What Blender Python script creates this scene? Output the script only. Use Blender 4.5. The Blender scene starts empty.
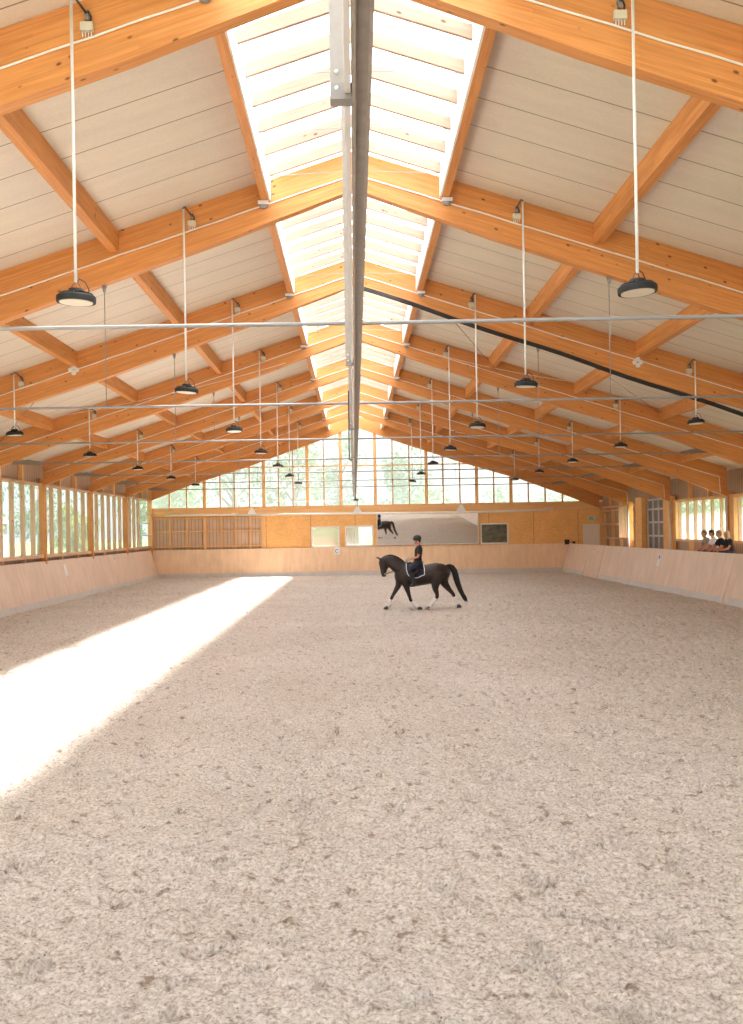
import bpy, bmesh, math, random
import numpy as np
from math import sin, cos, pi, radians, sqrt
from mathutils import Vector, Matrix

random.seed(7)
SC = bpy.context.scene
COL = SC.collection

# ------------------------------------------------------------------ camera
cam_d = bpy.data.cameras.new('camera')
cam_d.sensor_fit = 'VERTICAL'
cam_d.sensor_height = 36.0
cam_d.lens = 1000.0 / 1024.0 * 36.0
cam_d.shift_x = 16.5 / 1024.0
cam_d.shift_y = 18.0 / 1024.0
cam_d.clip_end = 2000
cam = bpy.data.objects.new('camera', cam_d)
COL.objects.link(cam)
cam.matrix_world = (Matrix.Translation((0, 0, 2.5)) @ Matrix.Rotation(radians(90), 4, 'X')
                    @ Matrix.Rotation(radians(-0.99), 4, 'Z'))
SC.camera = cam

# ------------------------------------------------------------------ light
world = bpy.data.worlds.new('sky')
SC.world = world
world.use_nodes = True
wn = world.node_tree
wn.nodes.clear()
wo = wn.nodes.new('ShaderNodeOutputWorld')
wb = wn.nodes.new('ShaderNodeBackground')
ws = wn.nodes.new('ShaderNodeTexSky')
ws.sky_type = 'NISHITA'
ws.sun_disc = False
ws.sun_elevation = radians(52.7)
ws.sun_rotation = radians(77)
ws.air_density = 1.0
ws.dust_density = 5.0
ws.ozone_density = 1.0
wm = wn.nodes.new('ShaderNodeMix'); wm.data_type = 'RGBA'
wm.inputs[0].default_value = 0.55
wm.inputs[7].default_value = (6.3, 6.9, 7.7, 1)
wn.links.new(ws.outputs[0], wm.inputs[6])
wn.links.new(wm.outputs[2], wb.inputs[0])
wb.inputs[1].default_value = 0.66
wn.links.new(wb.outputs[0], wo.inputs[0])

SUN_DIR = Vector((-0.60, -0.13, -1.0)).normalized()
sd = bpy.data.lights.new('sun', 'SUN')
sd.energy = 44.0
sd.angle = radians(5)
sd.color = (1.0, 0.97, 0.93)
so = bpy.data.objects.new('sun', sd)
so.rotation_euler = SUN_DIR.to_track_quat('-Z', 'Y').to_euler()
so.location = (30, 60, 50)
COL.objects.link(so)


def portal(name, loc, sx, sy, direction):
    """sampling portal in a daylight opening; gives off no light of its own"""
    l = bpy.data.lights.new(name, 'AREA')
    l.shape = 'RECTANGLE'
    l.size = sx
    l.size_y = sy
    l.cycles.is_portal = True
    o = bpy.data.objects.new(name, l)
    o.location = loc
    o.rotation_euler = Vector(direction).to_track_quat('-Z', 'Y').to_euler()
    COL.objects.link(o)


portal('skylight_portal', (0.1, 26, 9.6), 3.2, 61, (0, 0, -1))
portal('gable_portal', (0.9, 56.45, 6.2), 24, 4.8, (0, -1, 0))
portal('left_window_portal', (-11.75, 26, 3.0), 61, 2.7, (1, 0, 0))
portal('right_window_portal', (13.95, 26, 2.7), 61, 2.0, (-1, 0, 0))

SC.view_settings.view_transform = 'Standard'
SC.view_settings.look = 'None'
SC.view_settings.gamma = 1.0
SC.view_settings.use_curve_mapping = False
SC.view_settings.exposure = 0.70
SC.cycles.max_bounces = 10
SC.cycles.diffuse_bounces = 6
SC.cycles.transparent_max_bounces = 24
SC.cycles.transmission_bounces = 8
SC.cycles.sample_clamp_indirect = 12.0
SC.cycles.use_denoising = True
SC.cycles.caustics_reflective = False
SC.cycles.caustics_refractive = False

# ------------------------------------------------------------------ helpers


class MB:
    """collects shapes (world coordinates) and links them as one mesh object"""

    def __init__(self):
        self.v = []
        self.f = []
        self.uv = []
        self.sm = []

    def face(self, pts, uvs=None, smooth=False):
        i = len(self.v)
        self.v += [tuple(p) for p in pts]
        self.f.append(tuple(range(i, i + len(pts))))
        self.uv.append(uvs or [(0, 0)] * len(pts))
        self.sm.append(smooth)

    def box(self, x0, x1, y0, y1, z0, z1):
        P = [(x0, y0, z0), (x1, y0, z0), (x1, y1, z0), (x0, y1, z0),
             (x0, y0, z1), (x1, y0, z1), (x1, y1, z1), (x0, y1, z1)]
        i = len(self.v)
        self.v += P
        dims = (x1 - x0, y1 - y0, z1 - z0)
        L = max(range(3), key=lambda k: dims[k])
        o = random.uniform(0, 50)
        for k, q in enumerate(((0, 3, 2, 1), (4, 5, 6, 7), (0, 1, 5, 4), (1, 2, 6, 5), (2, 3, 7, 6), (3, 0, 4, 7))):
            self.f.append(tuple(i + a for a in q))
            na = (2, 2, 1, 0, 1, 0)[k]
            oth = [a for a in range(3) if a not in (na, L)]
            w = oth[0]
            self.uv.append([(P[a][L] + o, P[a][w] + k * 1.7 + o) for a in q])
            self.sm.append(False)
        return self

    def beam(self, p0, p1, w, h, up=(0, 0, 1)):
        """box from p0 to p1 (centre line), w across, h along up; uv in metres along the length"""
        p0, p1 = Vector(p0), Vector(p1)
        t = (p1 - p0)
        L = t.length
        t.normalize()
        up = Vector(up)
        s = t.cross(up).normalized()
        u = s.cross(t).normalized()
        P = []
        for q in (p0, p1):
            for a, b in ((-1, -1), (1, -1), (1, 1), (-1, 1)):
                P.append(q + s * (a * w / 2) + u * (b * h / 2))
        i = len(self.v)
        self.v += [tuple(p) for p in P]
        o = random.uniform(0, 50)
        per = [0, w, w + h, 2 * w + h, 2 * w + 2 * h]
        for k in range(4):
            a, b = k, (k + 1) % 4
            self.f.append((i + a, i + b, i + 4 + b, i + 4 + a))
            self.uv.append([(o, per[k] + o), (o, per[k + 1] + o), (o + L, per[k + 1] + o), (o + L, per[k] + o)])
            self.sm.append(False)
        self.f.append((i + 3, i + 2, i + 1, i))
        self.uv.append([(o, o)] * 4)
        self.sm.append(False)
        self.f.append((i + 4, i + 5, i + 6, i + 7))
        self.uv.append([(o, o)] * 4)
        self.sm.append(False)
        return self

    def prism(self, poly, y0, y1, uvf=None):
        """polygon of (x, z), counter-clockwise seen from -y, pulled from y0 to y1"""
        o = random.uniform(0, 50)
        uvf = uvf or (lambda x, z: (x, z))
        n = len(poly)
        i = len(self.v)
        self.v += [(x, y0, z) for x, z in poly] + [(x, y1, z) for x, z in poly]
        self.f.append(tuple(range(i, i + n)))
        self.uv.append([(uvf(x, z)[0] + o, uvf(x, z)[1] + o) for x, z in poly])
        self.sm.append(False)
        self.f.append(tuple(range(i + 2 * n - 1, i + n - 1, -1)))
        self.uv.append([(uvf(x, z)[0] + o + 9, uvf(x, z)[1] + o) for x, z in poly[::-1]])
        self.sm.append(False)
        for k in range(n):
            a, b = k, (k + 1) % n
            self.f.append((i + b, i + a, i + n + a, i + n + b))
            ua, ub = poly[a][0] + o, poly[b][0] + o
            self.uv.append([(ub, 0 + o), (ua, 0 + o), (ua, y1 - y0 + o), (ub, y1 - y0 + o)])
            self.sm.append(False)
        return self

    def tube(self, pts, r, n=8, caps=True, smooth=True):
        """round tube; r is a number or a list"""
        self.loft([(p, (r[k] if isinstance(r, (list, tuple)) else r),) * 1 + ((r[k] if isinstance(r, (list, tuple)) else r),)
                   for k, p in enumerate(pts)], n, caps, smooth)
        return self

    def loft(self, secs, n=12, caps=True, smooth=True, ref=None):
        """secs: (centre, radius in plane, radius sideways[, ref]); sideways axis = ref"""
        pts = [Vector(s[0]) for s in secs]
        i = len(self.v)
        prev = None
        for k, s in enumerate(secs):
            a = pts[max(0, k - 1)]
            b = pts[min(len(pts) - 1, k + 1)]
            t = (b - a)
            t = t.normalized() if t.length > 1e-9 else Vector((0, 0, 1))
            if ref is not None:
                side = Vector(ref)
                side = (side - t * side.dot(t)).normalized()
            elif prev is None:
                c = Vector((0, 0, 1)) if abs(t.z) < 0.9 else Vector((1, 0, 0))
                side = t.cross(c).normalized()
            else:
                side = (prev - t * prev.dot(t)).normalized()
            prev = side
            nn = side.cross(t).normalized()
            for q in range(n):
                an = 2 * pi * q / n
                self.v.append(tuple(pts[k] + nn * (cos(an) * s[1]) + side * (sin(an) * s[2])))
        m = len(secs)
        for k in range(m - 1):
            for q in range(n):
                a = i + k * n + q
                b = i + k * n + (q + 1) % n
                self.f.append((a, b, b + n, a + n))
                self.uv.append([(k, q / n)] * 4)
                self.sm.append(smooth)
        if caps:
            self.f.append(tuple(i + q for q in range(n - 1, -1, -1)))
            self.uv.append([(0, 0)] * n)
            self.sm.append(False)
            self.f.append(tuple(i + (m - 1) * n + q for q in range(n)))
            self.uv.append([(0, 0)] * n)
            self.sm.append(False)
        return self

    def blob(self, c, rx, ry, rz, n=12, m=8, M=None):
        """ellipsoid"""
        c = Vector(c)
        i = len(self.v)
        M = M or Matrix.Identity(3)
        for k in range(1, m):
            ph = pi * k / m
            for q in range(n):
                th = 2 * pi * q / n
                self.v.append(tuple(c + M @ Vector((rx * sin(ph) * cos(th), ry * sin(ph) * sin(th), rz * cos(ph)))))
        top = len(self.v)
        self.v.append(tuple(c + M @ Vector((0, 0, rz))))
        self.v.append(tuple(c + M @ Vector((0, 0, -rz))))
        for q in range(n):
            q2 = (q + 1) % n
            self.f.append((top, i + q, i + q2))
            self.uv.append([(0, 0)] * 3); self.sm.append(True)
            self.f.append((top + 1, i + (m - 2) * n + q2, i + (m - 2) * n + q))
            self.uv.append([(0, 0)] * 3); self.sm.append(True)
            for k in range(m - 2):
                a = i + k * n
                self.f.append((a + q, a + n + q, a + n + q2, a + q2))
                self.uv.append([(0, 0)] * 4); self.sm.append(True)
        return self

    def lathe(self, prof, c=(0, 0, 0), n=24, M=None):
        """profile of (radius, height) spun about z"""
        c = Vector(c)
        M = M or Matrix.Identity(3)
        i = len(self.v)
        for r, h in prof:
            for q in range(n):
                a = 2 * pi * q / n
                self.v.append(tuple(c + M @ Vector((r * cos(a), r * sin(a), h))))
        for k in range(len(prof) - 1):
            for q in range(n):
                a = i + k * n + q
                b = i + k * n + (q + 1) % n
                self.f.append((a, b, b + n, a + n))
                self.uv.append([(0, 0)] * 4)
                self.sm.append(False)
        self.f.append(tuple(i + q for q in range(n - 1, -1, -1)))
        self.uv.append([(0, 0)] * n); self.sm.append(False)
        self.f.append(tuple(i + (len(prof) - 1) * n + q for q in range(n)))
        self.uv.append([(0, 0)] * n); self.sm.append(False)
        return self

    def build(self, name, m, parent=None, loc=None):
        if parent is not None:
            base = parent_base(parent)
        elif loc is not None:
            base = Vector(loc)
        else:
            A = np.array(self.v)
            lo, hi = A.min(0), A.max(0)
            base = Vector(((lo[0] + hi[0]) / 2, (lo[1] + hi[1]) / 2, lo[2]))
        me = bpy.data.meshes.new(name)
        me.from_pydata([(x - base.x, y - base.y, z - base.z) for x, y, z in self.v], [], self.f)
        uvl = me.uv_layers.new(name='UVMap')
        flat = [c for f in self.uv for uv in f for c in uv]
        uvl.data.foreach_set('uv', flat)
        me.polygons.foreach_set('use_smooth', self.sm)
        if m is not None:
            me.materials.append(m)
        me.update()
        o = bpy.data.objects.new(name, me)
        COL.objects.link(o)
        if parent is not None:
            o.parent = parent
        else:
            o.location = base
        return o


def parent_base(p):
    b = Vector((0, 0, 0))
    while p is not None:
        b += p.location
        p = p.parent
    return b


def tag(o, label, cat, group=None, kind='thing'):
    o['label'] = label
    o['category'] = cat
    if group:
        o['group'] = group
    if kind:
        o['kind'] = kind
    return o


def thing(name, label, cat, loc=(0, 0, 0), group=None):
    o = bpy.data.objects.new(name, None)
    o.location = loc
    COL.objects.link(o)
    return tag(o, label, cat, group)


def struct(o):
    o['kind'] = 'structure'
    return o


def dup(root, loc, label=None):
    r = root.copy()
    COL.objects.link(r)
    r.location = loc
    if label:
        r['label'] = label

    def rec(a, b):
        for ch in [c for c in COL.objects if c.parent == a]:
            n = ch.copy()
            COL.objects.link(n)
            n.parent = b
            rec(ch, n)
    rec(root, r)
    return r


def organic(o, voxel, smooth=4, factor=0.5):
    r = o.modifiers.new('remesh', 'REMESH')
    r.mode = 'VOXEL'
    r.voxel_size = voxel
    r.use_smooth_shade = True
    s = o.modifiers.new('smooth', 'SMOOTH')
    s.iterations = smooth
    s.factor = factor
    return o


# ------------------------------------------------------------------ materials
def new_mat(name):
    m = bpy.data.materials.new(name)
    m.use_nodes = True
    nt = m.node_tree
    nt.nodes.clear()
    out = nt.nodes.new('ShaderNodeOutputMaterial')
    b = nt.nodes.new('ShaderNodeBsdfPrincipled')
    nt.links.new(b.outputs[0], out.inputs[0])
    return m, nt, b, out


def N(nt, t, **kw):
    n = nt.nodes.new(t)
    for k, v in kw.items():
        setattr(n, k, v)
    return n


def ramp(nt, fac, stops):
    r = nt.nodes.new('ShaderNodeValToRGB')
    el = r.color_ramp.elements
    while len(el) < len(stops):
        el.new(0.5)
    for e, (p, c) in zip(el, stops):
        e.position = p
        e.color = c if len(c) == 4 else (*c, 1)
    nt.links.new(fac, r.inputs[0])
    return r.outputs[0]


def mixc(nt, fac, a, b, mode='MIX'):
    n = nt.nodes.new('ShaderNodeMix')
    n.data_type = 'RGBA'
    n.blend_type = mode
    for sock, v in ((n.inputs[0], fac), (n.inputs[6], a), (n.inputs[7], b)):
        if isinstance(v, (int, float)):
            sock.default_value = v
        elif isinstance(v, tuple):
            sock.default_value = v if len(v) == 4 else (*v, 1)
        else:
            nt.links.new(v, sock)
    return n.outputs[2]


def mapping(nt, src, scale=(1, 1, 1), rot=(0, 0, 0)):
    mp = nt.nodes.new('ShaderNodeMapping')
    mp.inputs['Scale'].default_value = scale
    mp.inputs['Rotation'].default_value = rot
    nt.links.new(src, mp.inputs[0])
    return mp.outputs[0]


def noise(nt, vec, scale, detail=3, rough=0.5):
    n = nt.nodes.new('ShaderNodeTexNoise')
    n.inputs['Scale'].default_value = scale
    n.inputs['Detail'].default_value = detail
    n.inputs['Roughness'].default_value = rough
    nt.links.new(vec, n.inputs['Vector'])
    return n.outputs[0]


def bump(nt, b, h, strength=0.3, dist=0.01):
    n = nt.nodes.new('ShaderNodeBump')
    n.inputs['Strength'].default_value = strength
    n.inputs['Distance'].default_value = dist
    nt.links.new(h, n.inputs['Height'])
    nt.links.new(n.outputs[0], b.inputs['Normal'])


def plain(name, col, rough=0.6, metal=0.0, var=0.08, scale=6.0):
    m, nt, b, _ = new_mat(name)
    tc = N(nt, 'ShaderNodeTexCoord')
    f = noise(nt, tc.outputs['Object'], scale, 3)
    c = mixc(nt, f, tuple(x * (1 - var) for x in col), tuple(min(1, x * (1 + var)) for x in col))
    nt.links.new(c, b.inputs['Base Color'])
    b.inputs['Roughness'].default_value = rough
    b.inputs['Metallic'].default_value = metal
    return m


def wood(name, base, dark, knots=True, lam=0.045, rough=0.55):
    """glued laminated timber; uv = metres (along, across)"""
    m, nt, b, _ = new_mat(name)
    tc = N(nt, 'ShaderNodeTexCoord')
    uv = tc.outputs['UV']
    g = noise(nt, mapping(nt, uv, (1.2, 30, 1)), 1.0, 4, 0.6)
    col = ramp(nt, g, [(0.3, dark), (0.62, base)])
    # each lamella and each finger-jointed length its own tone
    br = N(nt, 'ShaderNodeTexBrick')
    br.inputs['Color1'].default_value = (0.88, 0.88, 0.88, 1)
    br.inputs['Color2'].default_value = (1.08, 1.08, 1.08, 1)
    br.inputs['Mortar'].default_value = (0.84, 0.80, 0.76, 1)
    br.inputs['Scale'].default_value = 1.0
    br.inputs['Mortar Size'].default_value = 0.0014
    br.inputs['Brick Width'].default_value = 2.3
    br.inputs['Row Height'].default_value = lam
    br.inputs['Mortar Smooth'].default_value = 0.3
    nt.links.new(uv, br.inputs['Vector'])
    col = mixc(nt, 0.75, col, br.outputs[0], 'MULTIPLY')
    if knots:
        vo = N(nt, 'ShaderNodeTexVoronoi')
        vo.feature = 'F1'
        vo.inputs['Scale'].default_value = 1.0
        vo.inputs['Randomness'].default_value = 1.0
        nt.links.new(mapping(nt, uv, (3.0, 5.6, 1)), vo.inputs['Vector'])
        k = ramp(nt, vo.outputs['Distance'], [(0.06, (1, 1, 1)), (0.13, (0, 0, 0))])
        w = N(nt, 'ShaderNodeTexWhiteNoise')
        nt.links.new(vo.outputs['Color'], w.inputs['Vector'])
        sel = ramp(nt, w.outputs['Value'], [(0.20, (0, 0, 0)), (0.30, (1, 1, 1))])
        kk = mixc(nt, 1.0, k, sel, 'MULTIPLY')
        col = mixc(nt, kk, col, (0.16, 0.055, 0.016), 'MIX')
    big = noise(nt, mapping(nt, tc.outputs['Object'], (0.25, 0.25, 0.6)), 1.0, 2)
    col = mixc(nt, 1.0, col, ramp(nt, big, [(0.3, (0.88, 0.86, 0.84)), (0.7, (1.05, 1.05, 1.05))]), 'MULTIPLY')
    nt.links.new(col, b.inputs['Base Color'])
    b.inputs['Roughness'].default_value = rough
    bump(nt, b, g, 0.12, 0.004)
    return m


M = {}
M['glulam'] = wood('glulam_timber', (0.70, 0.315, 0.10), (0.57, 0.215, 0.052))
M['spruce'] = wood('planed_spruce', (0.44, 0.31, 0.225), (0.38, 0.25, 0.17), lam=0.09)
M['batten'] = wood('sawn_batten', (0.74, 0.50, 0.33), (0.56, 0.35, 0.21), lam=0.2)
M['stud'] = wood('orange_stud', (0.88, 0.53, 0.24), (0.76, 0.42, 0.16), lam=0.12, knots=False)

# sandwich panels of the ceiling: seams every 0.91 m along the hall
m, nt, b, _ = new_mat('ceiling_panel')
tc = N(nt, 'ShaderNodeTexCoord')
sep = N(nt, 'ShaderNodeSeparateXYZ')
nt.links.new(tc.outputs['Object'], sep.inputs[0])
ma = N(nt, 'ShaderNodeMath', operation='DIVIDE'); ma.inputs[1].default_value = 0.91
nt.links.new(sep.outputs[1], ma.inputs[0])
fr = N(nt, 'ShaderNodeMath', operation='FRACT'); nt.links.new(ma.outputs[0], fr.inputs[0])
seam = ramp(nt, fr.outputs[0], [(0.0, (0.30, 0.27, 0.24)), (0.018, (0.30, 0.27, 0.24)), (0.03, (1, 1, 1))])
f = noise(nt, mapping(nt, tc.outputs['Object'], (20, 20, 20)), 1.0, 4, 0.7)
f2 = noise(nt, mapping(nt, tc.outputs['Object'], (0.6, 3.0, 1)), 1.0, 3, 0.6)
c = ramp(nt, f, [(0.3, (0.66, 0.595, 0.505)), (0.7, (0.72, 0.66, 0.57))])
c = mixc(nt, 1.0, c, ramp(nt, f2, [(0.3, (0.93, 0.93, 0.93)), (0.7, (1.03, 1.03, 1.03))]), 'MULTIPLY')
c = mixc(nt, 1.0, c, seam, 'MULTIPLY')
nt.links.new(c, b.inputs['Base Color'])
b.inputs['Roughness'].default_value = 0.55
bump(nt, b, f, 0.1, 0.003)
M['panel'] = m

# sand
m, nt, b, _ = new_mat('riding_sand')
tc = N(nt, 'ShaderNodeTexCoord')
ob = tc.outputs['Object']
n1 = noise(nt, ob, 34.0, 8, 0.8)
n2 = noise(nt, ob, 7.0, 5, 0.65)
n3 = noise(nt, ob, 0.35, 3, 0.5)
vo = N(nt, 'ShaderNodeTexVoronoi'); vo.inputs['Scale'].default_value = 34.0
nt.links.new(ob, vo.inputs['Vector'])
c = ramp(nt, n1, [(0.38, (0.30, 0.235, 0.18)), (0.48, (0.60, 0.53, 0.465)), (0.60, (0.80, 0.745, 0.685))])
c = mixc(nt, 1.0, c, ramp(nt, n2, [(0.33, (0.50, 0.43, 0.37)), (0.43, (1.0, 1.0, 1.0))]), 'MULTIPLY')  # shade of the small sand pits, painted in as darker patches
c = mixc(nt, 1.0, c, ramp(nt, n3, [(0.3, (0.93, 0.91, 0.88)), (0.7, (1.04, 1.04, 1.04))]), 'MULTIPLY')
wh = N(nt, 'ShaderNodeTexWhiteNoise'); nt.links.new(vo.outputs['Color'], wh.inputs['Vector'])
chip = mixc(nt, 1.0, ramp(nt, wh.outputs['Value'], [(0.955, (0, 0, 0)), (0.97, (1, 1, 1))]),
            ramp(nt, vo.outputs['Distance'], [(0.15, (1, 1, 1)), (0.35, (0, 0, 0))]), 'MULTIPLY')
c = mixc(nt, chip, c, (0.82, 0.79, 0.75))
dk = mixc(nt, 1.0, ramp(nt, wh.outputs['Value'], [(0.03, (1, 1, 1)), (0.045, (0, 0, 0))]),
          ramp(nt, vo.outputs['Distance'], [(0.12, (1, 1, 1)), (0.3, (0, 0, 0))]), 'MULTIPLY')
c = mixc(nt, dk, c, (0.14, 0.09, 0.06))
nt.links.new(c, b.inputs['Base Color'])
b.inputs['Roughness'].default_value = 0.95
hs = mixc(nt, 0.5, n1, n2)
bump(nt, b, hs, 1.0, 0.05)
M['sand'] = m


def osb(name, lo, hi):
    m, nt, b, _ = new_mat(name)
    tc = N(nt, 'ShaderNodeTexCoord')
    ob = tc.outputs['Object']
    vo = N(nt, 'ShaderNodeTexVoronoi'); vo.inputs['Scale'].default_value = 11.0
    nt.links.new(mapping(nt, ob, (1, 1, 2.2), (0.3, 0.5, 0)), vo.inputs['Vector'])
    sp = N(nt, 'ShaderNodeSeparateXYZ')
    nt.links.new(vo.outputs['Color'], sp.inputs[0])
    c = ramp(nt, sp.outputs[0], [(0.0, lo), (1.0, hi)])
    f = noise(nt, ob, 1.2, 3)
    c = mixc(nt, 1.0, c, ramp(nt, f, [(0.3, (0.93, 0.92, 0.9)), (0.7, (1.05, 1.05, 1.05))]), 'MULTIPLY')
    # board joints
    s3 = N(nt, 'ShaderNodeSeparateXYZ'); nt.links.new(ob, s3.inputs[0])
    for ax, w in ((0, 2.5),):
        dv = N(nt, 'ShaderNodeMath', operation='DIVIDE'); dv.inputs[1].default_value = w
        nt.links.new(s3.outputs[ax], dv.inputs[0])
        fr = N(nt, 'ShaderNodeMath', operation='FRACT'); nt.links.new(dv.outputs[0], fr.inputs[0])
        c = mixc(nt, 1.0, c, ramp(nt, fr.outputs[0], [(0.0, (0.6, 0.5, 0.4)), (0.010, (0.6, 0.5, 0.4)), (0.018, (1, 1, 1))]), 'MULTIPLY')
    nt.links.new(c, b.inputs['Base Color'])
    b.inputs['Roughness'].default_value = 0.6
    return m


M['osb'] = osb('strand_board', (0.80, 0.42, 0.14), (0.92, 0.53, 0.20))


def ply(name, col, axis, w=2.5):
    """smooth boards with fine joints along one axis"""
    m, nt, b, _ = new_mat(name)
    tc = N(nt, 'ShaderNodeTexCoord')
    ob = tc.outputs['Object']
    s3 = N(nt, 'ShaderNodeSeparateXYZ'); nt.links.new(ob, s3.inputs[0])
    g = noise(nt, mapping(nt, ob, (5, 5, 0.6)), 1.0, 4, 0.6)
    c = ramp(nt, g, [(0.3, tuple(x * 0.90 for x in col)), (0.7, tuple(min(1, x * 1.06) for x in col))])
    f = noise(nt, ob, 0.8, 4, 0.6)
    c = mixc(nt, 1.0, c, ramp(nt, f, [(0.3, (0.93, 0.91, 0.89)), (0.65, (1.02, 1.02, 1.02))]), 'MULTIPLY')
    dv = N(nt, 'ShaderNodeMath', operation='DIVIDE'); dv.inputs[1].default_value = w
    nt.links.new(s3.outputs[axis], dv.inputs[0])
    fr = N(nt, 'ShaderNodeMath', operation='FRACT'); nt.links.new(dv.outputs[0], fr.inputs[0])
    c = mixc(nt, 1.0, c, ramp(nt, fr.outputs[0], [(0.0, (0.91, 0.89, 0.87)), (0.015, (0.91, 0.89, 0.87)), (0.025, (1, 1, 1))]), 'MULTIPLY')
    # scuffs near the ground
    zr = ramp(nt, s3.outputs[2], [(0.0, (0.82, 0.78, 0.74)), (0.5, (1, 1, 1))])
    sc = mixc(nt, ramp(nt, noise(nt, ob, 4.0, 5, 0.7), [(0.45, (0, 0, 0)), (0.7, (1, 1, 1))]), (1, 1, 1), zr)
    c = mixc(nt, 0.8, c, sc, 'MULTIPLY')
    nt.links.new(c, b.inputs['Base Color'])
    b.inputs['Roughness'].default_value = 0.5
    return m


M['kick'] = ply('kick_plywood', (0.76, 0.60, 0.49), 1)
M['kick_end'] = ply('end_kick_boards', (0.90, 0.65, 0.43), 0, 0.62)
M['strip'] = plain('grey_strip', (0.60, 0.58, 0.56), 0.7, var=0.15, scale=3)


def ribbed(name, lo, hi, axis, w):
    m, nt, b, _ = new_mat(name)
    tc = N(nt, 'ShaderNodeTexCoord')
    s3 = N(nt, 'ShaderNodeSeparateXYZ'); nt.links.new(tc.outputs['Object'], s3.inputs[0])
    dv = N(nt, 'ShaderNodeMath', operation='DIVIDE'); dv.inputs[1].default_value = w
    nt.links.new(s3.outputs[axis], dv.inputs[0])
    fr = N(nt, 'ShaderNodeMath', operation='FRACT'); nt.links.new(dv.outputs[0], fr.inputs[0])
    st = ramp(nt, fr.outputs[0], [(0.0, lo), (0.12, lo), (0.2, hi), (0.92, hi), (1.0, lo)])
    f = noise(nt, tc.outputs['Object'], 2.0, 3)
    c = mixc(nt, 1.0, st, ramp(nt, f, [(0.3, (0.9, 0.9, 0.9)), (0.7, (1.05, 1.05, 1.05))]), 'MULTIPLY')
    nt.links.new(c, b.inputs['Base Color'])
    b.inputs['Roughness'].default_value = 0.6
    return m


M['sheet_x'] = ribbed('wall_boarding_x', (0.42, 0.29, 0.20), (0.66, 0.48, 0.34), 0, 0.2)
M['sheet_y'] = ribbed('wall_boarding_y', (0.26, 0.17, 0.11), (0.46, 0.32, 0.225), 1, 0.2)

M['white'] = plain('white_paint', (0.80, 0.80, 0.78), 0.5, var=0.04)
M['upstand'] = plain('white_board', (0.86, 0.85, 0.82), 0.6, var=0.03)
M['rod_white'] = plain('white_rod', (0.74, 0.75, 0.76), 0.35, var=0.04)
M['steel'] = plain('galvanised_steel', (0.27, 0.26, 0.25), 0.6, 0.1, var=0.2, scale=9)
M['rail_steel'] = plain('galvanised_rail', (0.34, 0.31, 0.275), 0.65, 0.1, var=0.22, scale=14)
M['tie'] = plain('tie_steel', (0.28, 0.28, 0.28), 0.5, 0.2)
M['dark_steel'] = plain('dark_steel', (0.13, 0.125, 0.12), 0.5, 0.4)
M['plate'] = plain('weathered_plate', (0.22, 0.19, 0.165), 0.7, 0.1)
M['black'] = plain('black_housing', (0.010, 0.010, 0.011), 0.7)
M['fin'] = plain('dark_fins', (0.035, 0.035, 0.037), 0.6, 0.2)
M['lens'] = plain('cream_lens', (0.78, 0.72, 0.60), 0.35)
M['beige'] = plain('beige_plastic', (0.62, 0.58, 0.47), 0.5)
M['cable_black'] = plain('black_cable', (0.03, 0.027, 0.025), 0.6)
M['cable_white'] = plain('white_cable', (0.80, 0.78, 0.74), 0.5)
M['gate_white'] = plain('gate_frame', (0.62, 0.62, 0.60), 0.4, 0.2)
M['mesh'] = plain('gate_infill', (0.20, 0.17, 0.155), 0.6, var=0.12)
M['door'] = plain('cream_door', (0.84, 0.73, 0.60), 0.5, var=0.03)
M['green'] = plain('sign_green', (0.05, 0.42, 0.20), 0.5)
M['blue'] = plain('sign_blue', (0.10, 0.22, 0.55), 0.5)
M['grass'] = plain('meadow', (0.20, 0.27, 0.10), 0.9, var=0.3, scale=0.8)
M['coat'] = plain('dark_bay_coat', (0.020, 0.0085, 0.0055), 0.45, var=0.35, scale=3)
M['mane'] = plain('black_hair', (0.0035, 0.003, 0.003), 0.75, var=0.2, scale=20)
M['hoof'] = plain('hoof_horn', (0.05, 0.04, 0.035), 0.5)
M['hoof_l'] = plain('hoof_horn_light', (0.30, 0.17, 0.10), 0.5)
M['bandage'] = plain('white_bandage', (0.82, 0.80, 0.80), 0.8, var=0.05, scale=20)
M['leather'] = plain('black_leather', (0.014, 0.012, 0.013), 0.35)
M['navy'] = plain('navy_cloth', (0.012, 0.014, 0.028), 0.8)
M['pad_trim'] = plain('pad_trim', (0.72, 0.74, 0.78), 0.6)
M['glove'] = plain('grey_glove', (0.34, 0.38, 0.44), 0.7)
M['helmet'] = plain('helmet_shell', (0.012, 0.012, 0.015), 0.4)
M['skin'] = plain('skin', (0.58, 0.26, 0.15), 0.5, var=0.05)
M['tee_black'] = plain('black_jersey', (0.016, 0.015, 0.018), 0.85)
M['tee_white'] = plain('white_jersey', (0.76, 0.76, 0.78), 0.85)
M['tee_grey'] = plain('taupe_jersey', (0.30, 0.25, 0.22), 0.85)
M['jeans'] = plain('dark_denim', (0.03, 0.033, 0.05), 0.85)
M['shoe'] = plain('dark_shoe', (0.05, 0.045, 0.04), 0.6)
M['hair_blond'] = plain('blond_hair', (0.58, 0.40, 0.22), 0.5, var=0.25, scale=25)
M['hair_dark'] = plain('dark_hair', (0.022, 0.016, 0.013), 0.5, var=0.25, scale=25)
M['hair_brown'] = plain('brown_hair', (0.22, 0.13, 0.075), 0.5, var=0.25, scale=25)
M['bark'] = plain('bark', (0.16, 0.11, 0.075), 0.9, var=0.3)
M['lilac_wall'] = plain('lilac_render', (0.40, 0.36, 0.42), 0.8)
M['roof_tile'] = plain('roof_tile', (0.28, 0.20, 0.18), 0.8)
M['pale_green'] = plain('pale_green_panel', (0.40, 0.52, 0.36), 0.7)
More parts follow.
